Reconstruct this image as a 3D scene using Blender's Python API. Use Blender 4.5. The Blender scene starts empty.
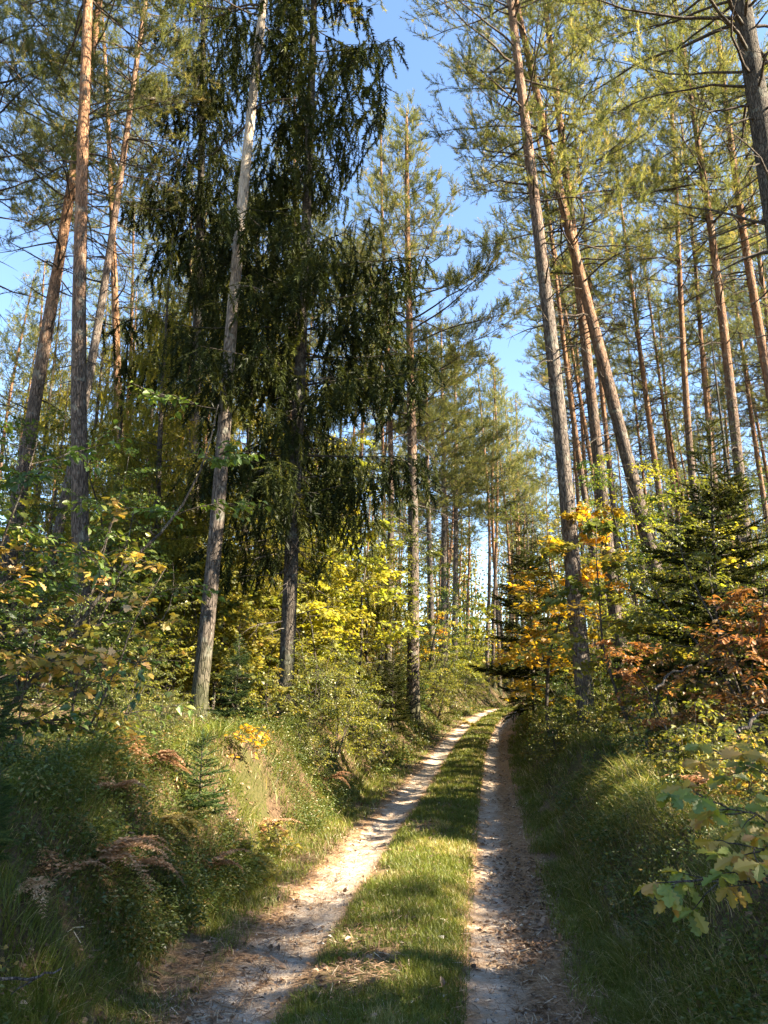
import bpy, math, random
import numpy as np
from mathutils import Vector, Matrix, Quaternion

SEED = 11
rng = np.random.default_rng(SEED)
random.seed(SEED)
scene = bpy.context.scene
col = scene.collection

# ------------------------------------------------------------------ camera
F = 770.0
PITCH = math.radians(13.5)
CAM_H = 1.6
cam_d = bpy.data.cameras.new('camera')
cam = bpy.data.objects.new('camera', cam_d)
col.objects.link(cam)
cam.location = (0, 0, CAM_H)
cam.rotation_euler = (math.radians(90) + PITCH, 0, 0)
cam_d.sensor_fit = 'VERTICAL'
cam_d.sensor_height = 36
cam_d.lens = F / 1024 * 36
cam_d.clip_end = 2000
scene.camera = cam

def unproj(u, v, D):
    xc = (u - 384) / F
    yc = -(v - 512) / F
    d = np.array([xc, math.cos(PITCH) - yc * math.sin(PITCH), math.sin(PITCH) + yc * math.cos(PITCH)])
    d = d * (D / d[1])
    return d + np.array([0, 0, CAM_H])

# ------------------------------------------------------------------ world and light
SUN_AZ, SUN_EL = 106.0, 33.0          # azimuth clockwise from the view direction
w = bpy.data.worlds.new('World')
scene.world = w
w.use_nodes = True
nt = w.node_tree
bg = nt.nodes['Background']
sky = nt.nodes.new('ShaderNodeTexSky')
sky.sky_type = 'NISHITA'
sky.sun_disc = False
sky.sun_elevation = math.radians(SUN_EL)
sky.sun_rotation = math.radians(SUN_AZ)
sky.air_density = 1.0
sky.dust_density = 0.0
sky.ozone_density = 2.6
nt.links.new(sky.outputs[0], bg.inputs[0])
bg.inputs[1].default_value = 0.062
sl = bpy.data.lights.new('sun', 'SUN')
sl.energy = 5.0
sl.angle = math.radians(0.5)
sl.color = (1.0, 0.87, 0.66)
so = bpy.data.objects.new('sun', sl)
col.objects.link(so)
sd = Vector((math.sin(math.radians(SUN_AZ)) * math.cos(math.radians(SUN_EL)),
             math.cos(math.radians(SUN_AZ)) * math.cos(math.radians(SUN_EL)), math.sin(math.radians(SUN_EL))))
so.rotation_euler = sd.to_track_quat('Z', 'Y').to_euler()
so.location = (30, 5, 30)
scene.view_settings.view_transform = 'Standard'
scene.view_settings.look = 'None'
scene.view_settings.exposure = 2.95
scene.view_settings.gamma = 1
scene.cycles.max_bounces = 6
scene.cycles.diffuse_bounces = 4
scene.cycles.glossy_bounces = 1
scene.cycles.transmission_bounces = 3
scene.cycles.caustics_reflective = False
scene.cycles.caustics_refractive = False

# ------------------------------------------------------------------ noise and terrain
_LAT = np.random.default_rng(5).random((256, 256))
def vnoise(x, y):
    x = np.asarray(x, float); y = np.asarray(y, float)
    xi = np.floor(x).astype(int); yi = np.floor(y).astype(int)
    fx = x - xi; fy = y - yi
    fx = fx * fx * (3 - 2 * fx); fy = fy * fy * (3 - 2 * fy)
    g = lambda a, b: _LAT[a & 255, b & 255]
    return (g(xi, yi) * (1 - fx) + g(xi + 1, yi) * fx) * (1 - fy) + (g(xi, yi + 1) * (1 - fx) + g(xi + 1, yi + 1) * fx) * fy
def fbm(x, y, o=4):
    s = 0; a = .5; 
    for i in range(o):
        s = s + a * vnoise(x * 2**i + 17 * i, y * 2**i + 31 * i); a *= .5
    return s / (1 - .5**o)
def sstep(a, b, x):
    q = np.clip((x - a) / (b - a), 0, 1)
    return q * q * (3 - 2 * q)
def road_x(y):
    y = np.asarray(y, float)
    yy = np.clip(y, -30, 110)
    bend = .002 * np.clip(yy - 20, 0, 30)**2 + .06 * np.clip(yy - 20 - 30, 0, 99) + .006 * np.clip(yy - 48, 0, 62)**2
    return -0.60 + 0.12 * yy + 0.0006 * yy * np.abs(yy) + bend + (y - yy) * .9
def height(t, y):
    """ground height at lateral offset t from the path's centre line, at depth y"""
    t = np.asarray(t, float); y = np.asarray(y, float)
    h = 0.035 * np.exp(-(t / .32)**2) - 0.045 * np.exp(-((t + .74) / .26)**2) - 0.045 * np.exp(-((t - .72) / .28)**2)
    yl = np.clip(y, 0, 40)
    wob = .30 * (fbm(y * .22 + 3, t * 0 + 1.5, 2) - .5)
    bl = .82 + .022 * yl
    br = .72 + .006 * yl
    lw = 1.0 + .9 * sstep(14, 30, y)
    left = sstep(-1.32 + wob, -1.32 + wob - lw, t) * bl + sstep(-2.4, -9, t) * .35
    right = sstep(1.22 + wob, 2.15 + wob, t) * br + sstep(2.0, 8, t) * .3
    far = sstep(6, 40, np.abs(t)) * 1.6
    h = h + left + right + far
    off = sstep(1.25, 2.1, np.abs(t))
    h = h + off * (fbm(t * .9, y * .5, 2) - .5) * .5 * (1 - .6 * sstep(14, 30, y)) + off * (fbm(t * 3.1 + 9, y * 3.1, 3) - .5) * .2 * (1 - sstep(14, 30, y))
    h = h + (1 - off) * (fbm(t * 2.3, y * 1.3) - .5) * .06
    h = h + .95 * sstep(13, 46, y) - 1.3 * sstep(44, 95, y) * np.exp(-(t / 14)**2)
    return h
def ground_z(x, y):
    return height(np.asarray(x) - road_x(y), y)

# ------------------------------------------------------------------ mesh builder
class MB:
    def __init__(s):
        s.v = []; s.t = []; s.f3 = []; s.f4 = []; s.m3 = []; s.m4 = []; s.n = 0
        s.s3 = []; s.s4 = []
    def add(s, v, f3=None, f4=None, tint=0.5, mat=0, smooth=False):
        v = np.asarray(v, np.float32).reshape(-1, 3)
        s.v.append(v)
        s.t.append(np.broadcast_to(np.asarray(tint, np.float32), (len(v),)).copy())
        if f3 is not None and len(f3):
            f = np.asarray(f3, np.int32).reshape(-1, 3) + s.n
            s.f3.append(f); s.m3.append(np.full(len(f), mat, np.int32)); s.s3.append(np.full(len(f), smooth))
        if f4 is not None and len(f4):
            f = np.asarray(f4, np.int32).reshape(-1, 4) + s.n
            s.f4.append(f); s.m4.append(np.full(len(f), mat, np.int32)); s.s4.append(np.full(len(f), smooth))
        s.n += len(v)
    def tube(s, pts, rad, n=5, mat=0, tint=.5, cap=True, rough=0.0):
        pts = np.asarray(pts, float); rad = np.broadcast_to(np.asarray(rad, float), (len(pts),))
        k = len(pts)
        d = np.gradient(pts, axis=0)
        d /= np.linalg.norm(d, axis=1, keepdims=True) + 1e-9
        ref = np.array([0, 0, 1.0]) if abs(d[0, 2]) < .9 else np.array([1.0, 0, 0])
        a = np.cross(d, ref); a /= np.linalg.norm(a, axis=1, keepdims=True) + 1e-9
        b = np.cross(d, a)
        th = np.arange(n) / n * 2 * math.pi
        rr = rad[:, None] * np.ones((k, n))
        if rough:
            rr = rr * (1 + rough * (vnoise(np.arange(n)[None, :] * 1.7 + pts[0, 0] * 9, pts[:, 2:3] * 3 + np.zeros((1, n))) - .5) * 2)
        v = pts[:, None, :] + rr[:, :, None] * (np.cos(th)[None, :, None] * a[:, None, :] + np.sin(th)[None, :, None] * b[:, None, :])
        i = np.arange(k - 1)[:, None] * n; j = np.arange(n)[None, :]; j2 = (j + 1) % n
        f = np.stack([i + j, i + j2, i + n + j2, i + n + j], -1).reshape(-1, 4)
        f3 = None
        v = v.reshape(-1, 3)
        if cap:
            v = np.vstack([v, pts[-1:]])
            q = (k - 1) * n
            f3 = [[q + e, q + (e + 1) % n, k * n] for e in range(n)]
        s.add(v, f3, f, tint, mat, True)
    def inst(s, tv, tf, pos, ax, nor, size, tint, mat=0, smooth=False):
        """copies of a template (local X along ax, Z along nor) as triangles"""
        pos = np.asarray(pos, float).reshape(-1, 3)
        if not len(pos): return
        ax = np.asarray(ax, float).reshape(-1, 3); nor = np.asarray(nor, float).reshape(-1, 3)
        ax = ax / (np.linalg.norm(ax, axis=1, keepdims=True) + 1e-9)
        sd_ = np.cross(nor, ax); sd_ /= np.linalg.norm(sd_, axis=1, keepdims=True) + 1e-9
        nn = np.cross(ax, sd_)
        N = len(pos); K = len(tv)
        size = np.broadcast_to(np.asarray(size, float), (N,))
        tv = np.asarray(tv, float); tf = np.asarray(tf, int)
        v = pos[:, None, :] + size[:, None, None] * (tv[None, :, 0:1] * ax[:, None] + tv[None, :, 1:2] * sd_[:, None] + tv[None, :, 2:3] * nn[:, None])
        f = (tf[None] + (np.arange(N) * K)[:, None, None]).reshape(-1, 3)
        tint = np.broadcast_to(np.asarray(tint, float), (N,))
        s.add(v.reshape(-1, 3), f, None, np.repeat(tint, K), mat, smooth)
    def mesh(s, name, mats):
        me = bpy.data.meshes.new(name)
        v = np.concatenate(s.v); t = np.concatenate(s.t)
        f3 = np.concatenate(s.f3) if s.f3 else np.zeros((0, 3), np.int32)
        f4 = np.concatenate(s.f4) if s.f4 else np.zeros((0, 4), np.int32)
        m = np.concatenate(s.m3 + s.m4); sm = np.concatenate(s.s3 + s.s4)
        me.vertices.add(len(v)); me.vertices.foreach_set('co', v.ravel())
        nl = f3.size + f4.size
        me.loops.add(nl); me.loops.foreach_set('vertex_index', np.concatenate([f3.ravel(), f4.ravel()]).astype(np.int32))
        npoly = len(f3) + len(f4)
        me.polygons.add(npoly)
        ls = np.concatenate([np.arange(len(f3)) * 3, f3.size + np.arange(len(f4)) * 4]).astype(np.int32)
        me.polygons.foreach_set('loop_start', ls)
        me.polygons.foreach_set('material_index', m.astype(np.int32))
        me.polygons.foreach_set('use_smooth', sm.astype(bool))
        a = me.attributes.new('tint', 'FLOAT', 'POINT'); a.data.foreach_set('value', t)
        for q in mats: me.materials.append(q)
        me.update(calc_edges=True)
        return me

def link(name, me, parent=None):
    o = bpy.data.objects.new(name, me); col.objects.link(o)
    if parent is not None: o.parent = parent
    return o
def tag(o, label=None, cat=None, group=None, kind=None):
    if label: o['label'] = label
    if cat: o['category'] = cat
    if group: o['group'] = group
    if kind: o['kind'] = kind
    return o

# ------------------------------------------------------------------ materials
def new_mat(name):
    m = bpy.data.materials.new(name); m.use_nodes = True
    m.node_tree.nodes.clear()
    return m, m.node_tree
class NB:
    """small node helper"""
    def __init__(s, nt): s.nt = nt
    def n(s, typ, **kw):
        q = s.nt.nodes.new('ShaderNode' + typ)
        for k, v in kw.items(): setattr(q, k, v)
        return q
    def set(s, sock, val):
        if hasattr(val, 'is_output'): s.nt.links.new(val, sock)
        elif isinstance(val, tuple) and len(val) == 3 and sock.type == 'RGBA': sock.default_value = (*val, 1)
        else: sock.default_value = val
    def math(s, op, a, b=0.0, clamp=False):
        q = s.n('Math', operation=op); q.use_clamp = clamp
        s.set(q.inputs[0], a); s.set(q.inputs[1], b); return q.outputs[0]
    def mix(s, f, a, b, mode='MIX'):
        q = s.n('MixRGB', blend_type=mode)
        s.set(q.inputs[0], f); s.set(q.inputs[1], a); s.set(q.inputs[2], b); return q.outputs[0]
    def ramp(s, f, stops, interp='LINEAR'):
        q = s.n('ValToRGB'); cr = q.color_ramp; cr.interpolation = interp
        while len(cr.elements) < len(stops): cr.elements.new(.5)
        for e, (p, c) in zip(cr.elements, stops):
            e.position = p; e.color = (*c, 1) if len(c) == 3 else c
        s.set(q.inputs[0], f); return q.outputs[0]
    def noise(s, vec, scale, detail=4, rough=.55, dist=0.0):
        q = s.n('TexNoise'); q.inputs['Scale'].default_value = scale; q.inputs['Detail'].default_value = detail
        q.inputs['Roughness'].default_value = rough; q.inputs['Distortion'].default_value = dist
        if vec is not None: s.nt.links.new(vec, q.inputs['Vector'])
        return q.outputs['Fac']
    def maprange(s, v, a, b, c=0.0, d=1.0, smooth=True):
        q = s.n('MapRange'); q.interpolation_type = 'SMOOTHSTEP' if smooth else 'LINEAR'
        s.set(q.inputs['Value'], v); s.set(q.inputs['From Min'], a); s.set(q.inputs['From Max'], b)
        s.set(q.inputs['To Min'], c); s.set(q.inputs['To Max'], d); return q.outputs[0]
    def attr(s, name): 
        q = s.n('Attribute'); q.attribute_name = name; return q.outputs['Fac']
    def mapping(s, vec, sc):
        q = s.n('Mapping'); q.inputs['Scale'].default_value = sc; s.nt.links.new(vec, q.inputs['Vector']); return q.outputs[0]
    def bump(s, h, strength, dist):
        q = s.n('Bump'); q.inputs['Strength'].default_value = strength; q.inputs['Distance'].default_value = dist
        s.nt.links.new(h, q.inputs['Height']); return q.outputs[0]

def leaf_mat(name, stops, trans=.45, tboost=(1.5, 1.45, .7), gloss=.03, vary=.25):
    m, nt = new_mat(name); b = NB(nt)
    t = b.attr('tint')
    c = b.ramp(t, stops)
    oi = b.n('ObjectInfo')
    geo = b.n('NewGeometry')
    big = b.noise(geo.outputs['Position'], .9, 2)
    val = b.math('MULTIPLY_ADD', oi.outputs['Random'], vary); 
    val.node.inputs[2].default_value = 1 - vary * .5
    val = b.math('MULTIPLY', val, b.maprange(big, .3, .7, .8, 1.25))
    c = b.mix(1.0, c, (1, 1, 1), 'MULTIPLY')
    vm = b.n('VectorMath', operation='SCALE'); nt.links.new(c, vm.inputs[0]); nt.links.new(val, vm.inputs['Scale'])
    c = vm.outputs[0]
    dif = b.n('BsdfDiffuse'); b.set(dif.inputs[0], c)
    tr = b.n('BsdfTranslucent'); b.set(tr.inputs[0], b.mix(1.0, c, tboost, 'MULTIPLY'))
    mx = b.n('MixShader'); mx.inputs[0].default_value = trans
    nt.links.new(dif.outputs[0], mx.inputs[1]); nt.links.new(tr.outputs[0], mx.inputs[2])
    gl = b.n('BsdfGlossy'); gl.inputs['Roughness'].default_value = .45; b.set(gl.inputs[0], (.9, .9, .9))
    mx2 = b.n('MixShader'); mx2.inputs[0].default_value = gloss
    nt.links.new(mx.outputs[0], mx2.inputs[1]); nt.links.new(gl.outputs[0], mx2.inputs[2])
    out = b.n('OutputMaterial'); nt.links.new(mx2.outputs[0], out.inputs[0])
    return m

def bark_mat(name, low, high, z0, z1, scale=1.0, pale=None, moss=True):
    """plated bark, darker and greyer low down, thin and warmer higher up"""
    m, nt = new_mat(name); b = NB(nt)
    tc = b.n('TexCoord'); oc = tc.outputs['Object']
    sx = b.n('SeparateXYZ'); nt.links.new(oc, sx.inputs[0])
    st = b.mapping(oc, (1, 1, .22))
    vor = b.n('TexVoronoi', feature='DISTANCE_TO_EDGE'); vor.inputs['Scale'].default_value = 24 * scale
    wob = b.noise(st, 9, 3)
    ad = b.n('VectorMath', operation='ADD')
    mm = b.n('VectorMath', operation='SCALE'); nt.links.new(b.n('TexNoise').outputs['Color'], mm.inputs[0])
    tn = mm.inputs[0].links[0].from_node; tn.inputs['Scale'].default_value = 7; nt.links.new(st, tn.inputs['Vector'])
    mm.inputs['Scale'].default_value = .12
    nt.links.new(st, ad.inputs[0]); nt.links.new(mm.outputs[0], ad.inputs[1]); nt.links.new(ad.outputs[0], vor.inputs['Vector'])
    n1 = b.noise(st, 26, 6, .7); n2 = b.noise(oc, 2.2, 3); n3 = b.noise(st, 9, 5, .65, .6)
    crack = b.maprange(b.math('ADD', vor.outputs['Distance'], b.math('MULTIPLY', b.math('SUBTRACT', n1, .5), .35)), -.02, .16)
    zz = b.math('ADD', sx.outputs[2], b.math('MULTIPLY', b.math('SUBTRACT', n2, .5), 5.0))
    up = b.maprange(zz, z0, z1)
    lo_c = b.mix(b.maprange(n1, .3, .7), tuple(c * .5 for c in low), tuple(c * 1.5 for c in low))
    hi_c = b.mix(b.maprange(b.math('ADD', b.math('MULTIPLY', n3, .5), b.math('MULTIPLY', n1, .5)), .38, .62), tuple(c * .5 for c in high), tuple(c * 1.25 for c in high))
    c = b.mix(up, lo_c, hi_c)
    dark = b.math('MULTIPLY', b.math('SUBTRACT', 1.0, crack), b.maprange(up, 0, 1, .7, .22))
    c = b.mix(dark, c, tuple(x * .3 for x in low))
    lich = b.maprange(b.noise(oc, 5, 4), .56, .68)
    c = b.mix(b.math('MULTIPLY', lich, .35), c, (.26, .27, .22))
    if pale:
        pm = b.maprange(b.noise(st, 6, 4), .45, .55)
        c = b.mix(b.math('MULTIPLY', pm, b.maprange(sx.outputs[2], 5.0, 9.0)), c, pale)
    if moss:
        mz = b.maprange(b.math('ADD', sx.outputs[2], b.math('MULTIPLY', n2, -1.4)), .8, -.5)
        c = b.mix(b.math('MULTIPLY', mz, .55), c, (.035, .05, .012))
    hgt = b.math('ADD', crack, b.math('MULTIPLY', n1, .6))
    p = b.n('BsdfPrincipled'); b.set(p.inputs['Base Color'], c); p.inputs['Roughness'].default_value = .9
    p.inputs['Specular IOR Level'].default_value = .15
    nt.links.new(b.bump(hgt, .9, .025), p.inputs['Normal'])
    out = b.n('OutputMaterial'); nt.links.new(p.outputs[0], out.inputs[0])
    return m

M = {}
M['pine_bark'] = bark_mat('pine_bark', (.115, .088, .070), (.25, .135, .075), 6.0, 12.0)
M['pine_bark_grey'] = bark_mat('pine_bark_grey', (.13, .105, .088), (.27, .165, .11), 9, 15)
M['spruce_bark'] = bark_mat('spruce_bark', (.075, .062, .05), (.09, .075, .06), 5, 15, 1.6)
M['birch_bark'] = bark_mat('birch_bark', (.10, .08, .065), (.26, .21, .165), 5.0, 9.0, 1.0, pale=(.34, .28, .215))
M['twig_bark'] = bark_mat('twig_bark', (.10, .082, .065), (.12, .09, .07), 5, 15, 3, moss=False)
M['dead_bark'] = bark_mat('dead_bark', (.12, .10, .085), (.10, .075, .058), 5, 12, 3, moss=False)
M['pine_needles'] = leaf_mat('pine_needles', [(0, (.06, .078, .030)), (.55, (.135, .145, .052)), (.85, (.22, .20, .075)), (1, (.28, .22, .10))], .52, (1.5, 1.4, .75), gloss=.012)
M['pine_needles_cool'] = leaf_mat('pine_needles_cool', [(0, (.06, .075, .036)), (.6, (.12, .135, .058)), (1, (.20, .185, .075))], .52, (1.5, 1.4, .8), gloss=.012)
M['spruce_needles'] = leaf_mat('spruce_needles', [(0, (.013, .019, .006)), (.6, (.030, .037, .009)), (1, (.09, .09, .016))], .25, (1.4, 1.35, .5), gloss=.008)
M['spruce_needles_sunlit'] = leaf_mat('spruce_needles_sunlit', [(0, (.08, .09, .014)), (.6, (.19, .18, .026)), (1, (.34, .27, .05))], .45, (1.6, 1.4, .5), gloss=.012)  # yellow glow of sunlit boughs painted into the needle colour
M['spruce_needles_young'] = leaf_mat('spruce_needles_young', [(0, (.022, .045, .016)), (.6, (.045, .075, .02)), (1, (.08, .10, .03))], .3, gloss=.015)
M['leaf_yellow'] = leaf_mat('leaf_yellow', [(0, (.10, .13, .02)), (.35, (.21, .22, .03)), (.8, (.36, .32, .04)), (1, (.34, .22, .04))], .55)
M['leaf_gold'] = leaf_mat('leaf_gold', [(0, (.12, .12, .02)), (.35, (.36, .24, .02)), (.75, (.50, .27, .02)), (1, (.38, .13, .02))], .55)
M['leaf_olive'] = leaf_mat('leaf_olive', [(0, (.05, .07, .015)), (.5, (.12, .13, .025)), (.85, (.24, .20, .03)), (1, (.26, .13, .035))], .5)
M['leaf_green'] = leaf_mat('leaf_green', [(0, (.03, .06, .014)), (.6, (.075, .115, .022)), (.9, (.20, .20, .03)), (1, (.28, .17, .03))], .45)
M['leaf_rust'] = leaf_mat('leaf_rust', [(0, (.07, .08, .02)), (.3, (.19, .10, .03)), (.7, (.28, .115, .035)), (1, (.34, .20, .07))], .45, (1.4, 1.2, .7))
M['leaf_mixed'] = leaf_mat('leaf_mixed', [(0, (.05, .09, .02)), (.35, (.13, .15, .03)), (.6, (.36, .28, .05)), (.8, (.42, .24, .07)), (1, (.40, .30, .18))], .42)
M['leaf_oak'] = leaf_mat('leaf_oak', [(0, (.05, .095, .018)), (.4, (.15, .17, .025)), (.7, (.30, .20, .035)), (1, (.30, .13, .04))], .42)
M['fern_brown'] = leaf_mat('fern_brown', [(0, (.14, .075, .03)), (.5, (.32, .17, .08)), (1, (.50, .36, .22))], .35, (1.3, 1.1, .8))
M['fern_yellow'] = leaf_mat('fern_yellow', [(0, (.12, .12, .03)), (.5, (.30, .24, .06)), (1, (.42, .30, .14))], .4)
M['grass'] = leaf_mat('grass_blades', [(0, (.05, .068, .008)), (.45, (.10, .122, .016)), (.70, (.16, .165, .03)), (.85, (.26, .21, .08)), (1, (.46, .36, .19))], .35, (1.4, 1.35, .7), gloss=.02)
M['bilberry'] = leaf_mat('bilberry_leaves', [(0, (.036, .055, .010)), (.5, (.075, .098, .018)), (.85, (.14, .12, .03)), (1, (.26, .15, .05))], .35)
M['litter'] = leaf_mat('dead_leaves', [(0, (.07, .045, .028)), (.45, (.16, .095, .055)), (.8, (.30, .19, .11)), (1, (.50, .40, .28))], .15, (1.2, 1.1, .9))
M['pale_leaf'] = leaf_mat('pale_leaf', [(0, (.50, .44, .33)), (1, (.62, .58, .48))], .2, (1.1, 1.1, 1.0))

def ground_mat():
    m, nt = new_mat('earth'); b = NB(nt)
    geo = b.n('NewGeometry'); P = geo.outputs['Position']
    t0 = b.attr('tint')
    nA = b.noise(P, 1.7, 5, .6); nB = b.noise(P, 7, 5, .6); nC = b.noise(P, 34, 4, .65); nD = b.noise(P, 150, 3, .6)
    t = b.math('ADD', t0, b.math('MULTIPLY', b.math('SUBTRACT', nA, .5), .35))
    t = b.math('ADD', t, b.math('MULTIPLY', b.math('SUBTRACT', nB, .5), .22))
    at = b.math('ABSOLUTE', t)
    # forest floor and bank soil
    floor_c = b.ramp(nC, [(.3, (.035, .025, .015)), (.5, (.085, .055, .032)), (.7, (.16, .10, .06))])
    moss = b.maprange(nA, .45, .6)
    floor_c = b.mix(b.math('MULTIPLY', moss, .6), floor_c, b.mix(nC, (.02, .03, .008), (.08, .095, .02)))
    # verge: litter and short dry grass
    verge = b.ramp(nC, [(.3, (.10, .062, .035)), (.5, (.19, .125, .075)), (.7, (.31, .22, .14))])
    verge = b.mix(b.math('MULTIPLY', b.maprange(nB, .48, .6), .55), verge, (.085, .095, .03))
    # sand of the ruts
    sand = b.ramp(nB, [(.3, (.30, .21, .13)), (.5, (.45, .36, .275)), (.7, (.57, .485, .395))])
    sand = b.mix(b.math('MULTIPLY', b.maprange(nC, .54, .66), .7), sand, (.20, .135, .09))
    sand = b.mix(b.math('MULTIPLY', b.maprange(nD, .56, .66), .6), sand, (.17, .12, .085))
    brown = b.ramp(nC, [(.3, (.17, .095, .048)), (.5, (.31, .19, .10)), (.72, (.46, .32, .20))])
    brown = b.mix(b.math('MULTIPLY', b.maprange(nD, .55, .66), .6), brown, (.08, .05, .032))
    # centre strip soil
    mid = b.mix(b.maprange(nB, .42, .58), (.065, .075, .022), (.20, .14, .075))
    c = b.mix(b.maprange(at, 1.25, 1.6), verge, floor_c)
    lt = b.math('ABSOLUTE', b.math('ADD', t, .74)); rt = b.math('ABSOLUTE', b.math('SUBTRACT', t, .76)); rt2 = b.math('ABSOLUTE', b.math('SUBTRACT', t, .64))
    c = b.mix(b.maprange(rt, .52, .34), c, brown)
    c = b.mix(b.math('MULTIPLY', b.maprange(rt2, .20, .06), .85), c, sand)
    c = b.mix(b.maprange(lt, .37, .25), c, brown)
    c = b.mix(b.maprange(lt, .25, .13), c, sand)
    c = b.mix(b.maprange(b.math('ABSOLUTE', b.math('ADD', t, .04)), .46, .36), c, mid)
    hgt = b.math('ADD', b.math('MULTIPLY', nC, .6), b.math('ADD', b.math('MULTIPLY', nD, .3), b.math('MULTIPLY', nB, 1.2)))
    p = b.n('BsdfPrincipled'); b.set(p.inputs['Base Color'], c); p.inputs['Roughness'].default_value = .95
    p.inputs['Specular IOR Level'].default_value = .1
    nt.links.new(b.bump(hgt, .8, .05), p.inputs['Normal'])
    out = b.n('OutputMaterial'); nt.links.new(p.outputs[0], out.inputs[0])
    return m
M['earth'] = ground_mat()

# ------------------------------------------------------------------ ground and path (one grid, cut in two)
def build_ground():
    ys = np.concatenate([np.arange(-40, 2, 2.0), np.arange(2, 12, .07), np.arange(12, 30, .2), np.arange(30, 90, .8), np.geomspace(90, 600, 24)])
    half = np.concatenate([np.arange(1.25, 3.2, .07), np.arange(3.2, 9, .25), np.arange(9, 40, 1.5), np.geomspace(40, 500, 16)])
    mid = np.linspace(-1.25, 1.25, 51)
    def sheet(ts, name):
        T, Y = np.meshgrid(ts, ys)
        X = road_x(Y) + T
        Z = height(T, Y)
        n, k = T.shape
        mb = MB()
        i = np.arange(n - 1)[:, None] * k; j = np.arange(k - 1)[None, :]
        f = np.stack([i + j, i + j + 1, i + k + j + 1, i + k + j], -1).reshape(-1, 4)
        mb.add(np.stack([X, Y, Z], -1).reshape(-1, 3), None, f, np.clip(T, -30, 30).ravel(), 0, True)
        return mb
    p = link('path', sheet(mid, 'path').mesh('path', [M['earth']]))
    tag(p, 'sandy two-rut forest track with a grassy centre strip', 'path', kind='structure')
    g = MB()
    for ts in (-half[::-1], half):
        q = sheet(ts, 'g'); g.add(q.v[0], None, q.f4[0], q.t[0], 0, True)
    o = link('ground', g.mesh('ground', [M['earth']]))
    tag(o, 'forest floor and banks either side of the track', 'ground', kind='structure')
build_ground()

# ------------------------------------------------------------------ templates
def unit(v):
    v = np.asarray(v, float); return v / (np.linalg.norm(v) + 1e-9)
def needle_spray(n, seed, length=.34, wid=.03, ang=(30, 60), x0=.05, flat=1.0):
    r = np.random.default_rng(seed); V = []; Fc = []
    for i in range(n):
        x = x0 + (1 - x0) * (i + r.random()) / n
        ph = r.random() * 2 * math.pi; a = math.radians(r.uniform(*ang))
        if x > .9: a *= .5
        d = np.array([math.cos(a), math.sin(a) * math.cos(ph), math.sin(a) * math.sin(ph) * flat]); d = unit(d)
        s_ = unit(np.cross(d, [r.normal(), r.normal(), r.normal()])) * wid / 2
        L = length * r.uniform(.7, 1.15); p = np.array([x, 0, 0])
        V += [p - s_, p + s_, p + d * L]; Fc.append([3 * i, 3 * i + 1, 3 * i + 2])
    return np.array(V), np.array(Fc)
PINE_SPRAYS = [needle_spray(34, 100 + i, .32, .036) for i in range(4)]
PINE_SPRAYS_FAR = [needle_spray(14, 120 + i, .42, .07) for i in range(3)]
SPRUCE_SPRAYS = [needle_spray(70, 140 + i, .16, .042, (30, 68), .02, .8) for i in range(4)]
SPRUCE_SPRAYS_YOUNG = [needle_spray(40, 150 + i, .26, .085, (30, 65), .02, .7) for i in range(3)]
SPRUCE_SPRAYS_FAR = [needle_spray(20, 160 + i, .20, .08, (35, 70), .02, .8) for i in range(3)]

def leaf_tpl(outline, bend=.12, fold=.10):
    """outline: list of (x, halfwidth) from base to tip, folded along the midrib"""
    V = []; Fc = []
    k = len(outline)
    for x, h in outline:
        z = -bend * x * x
        V += [(x, -h, z + fold * h * 2), (x, 0, z), (x, h, z + fold * h * 2)]
    for i in range(k - 1):
        a = 3 * i; b = a + 3
        for o_ in (0, 1):
            Fc += [[a + o_, a + o_ + 1, b + o_ + 1], [a + o_, b + o_ + 1, b + o_]]
    return np.array(V, float), np.array(Fc)
OVATE = leaf_tpl([(0, .01), (.35, .30), (.72, .22), (1, .0)], .2, .2)
OAK = leaf_tpl([(0, .02), (.12, .05), (.24, .16), (.33, .10), (.47, .27), (.56, .15), (.70, .33), (.80, .17), (.90, .20), (1, .04)], .18, .15)
def maple_tpl():
    pts = [(0, 0), (.10, .30), (.02, .52), (.30, .40), (.42, .62), (.55, .26), (.70, .28), (1.0, 0)]
    up = [(x, y) for x, y in pts]
    V = [(.35, 0, 0)]
    ring = [(x, y) for x, y in up] + [(x, -y) for x, y in up[-2:0:-1]]
    V += [(x, y, -.12 * (x - .3)**2 - .25 * y * y) for x, y in ring]
    n = len(ring)
    return np.array(V, float), np.array([[0, 1 + i, 1 + (i + 1) % n] for i in range(n)])
MAPLE = maple_tpl()
SMALL = (np.array([(0, 0, 0), (.5, -.27, .05), (1, 0, -.1), (.5, .27, .05)], float), np.array([[0, 1, 2], [0, 2, 3]]))

# ------------------------------------------------------------------ trees
def curve(p0, d0, L, n, droop=0.0, jit=.08, r=None, lift=0.0):
    """a branch: starts at p0 along d0, bends by droop (down) then lift (up) towards its end"""
    r = r or np.random.default_rng()
    pts = [np.array(p0, float)]; d = unit(d0)
    for i in range(n):
        q = (i + 1) / n
        d = unit(d + np.array([0, 0, -droop / n + lift * 2 * q / n]) + r.normal(size=3) * jit / math.sqrt(n))
        pts.append(pts[-1] + d * L / n)
    return np.array(pts)

def trunk_line(H, r, sway=.25, n=26):
    z = np.linspace(-.5, H, n)
    a, b = r.random(2) * 6.28
    k = sway
    x = k * (np.sin(z * .23 + a) - np.sin(a)) * np.clip(z / 6, 0, 1); y = k * (np.sin(z * .19 + b) - np.sin(b)) * np.clip(z / 6, 0, 1)
    return np.stack([x, y, z], -1)
def at_z(line, z):
    return np.array([np.interp(z, line[:, 2], line[:, 0]), np.interp(z, line[:, 2], line[:, 1]), z])

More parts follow.
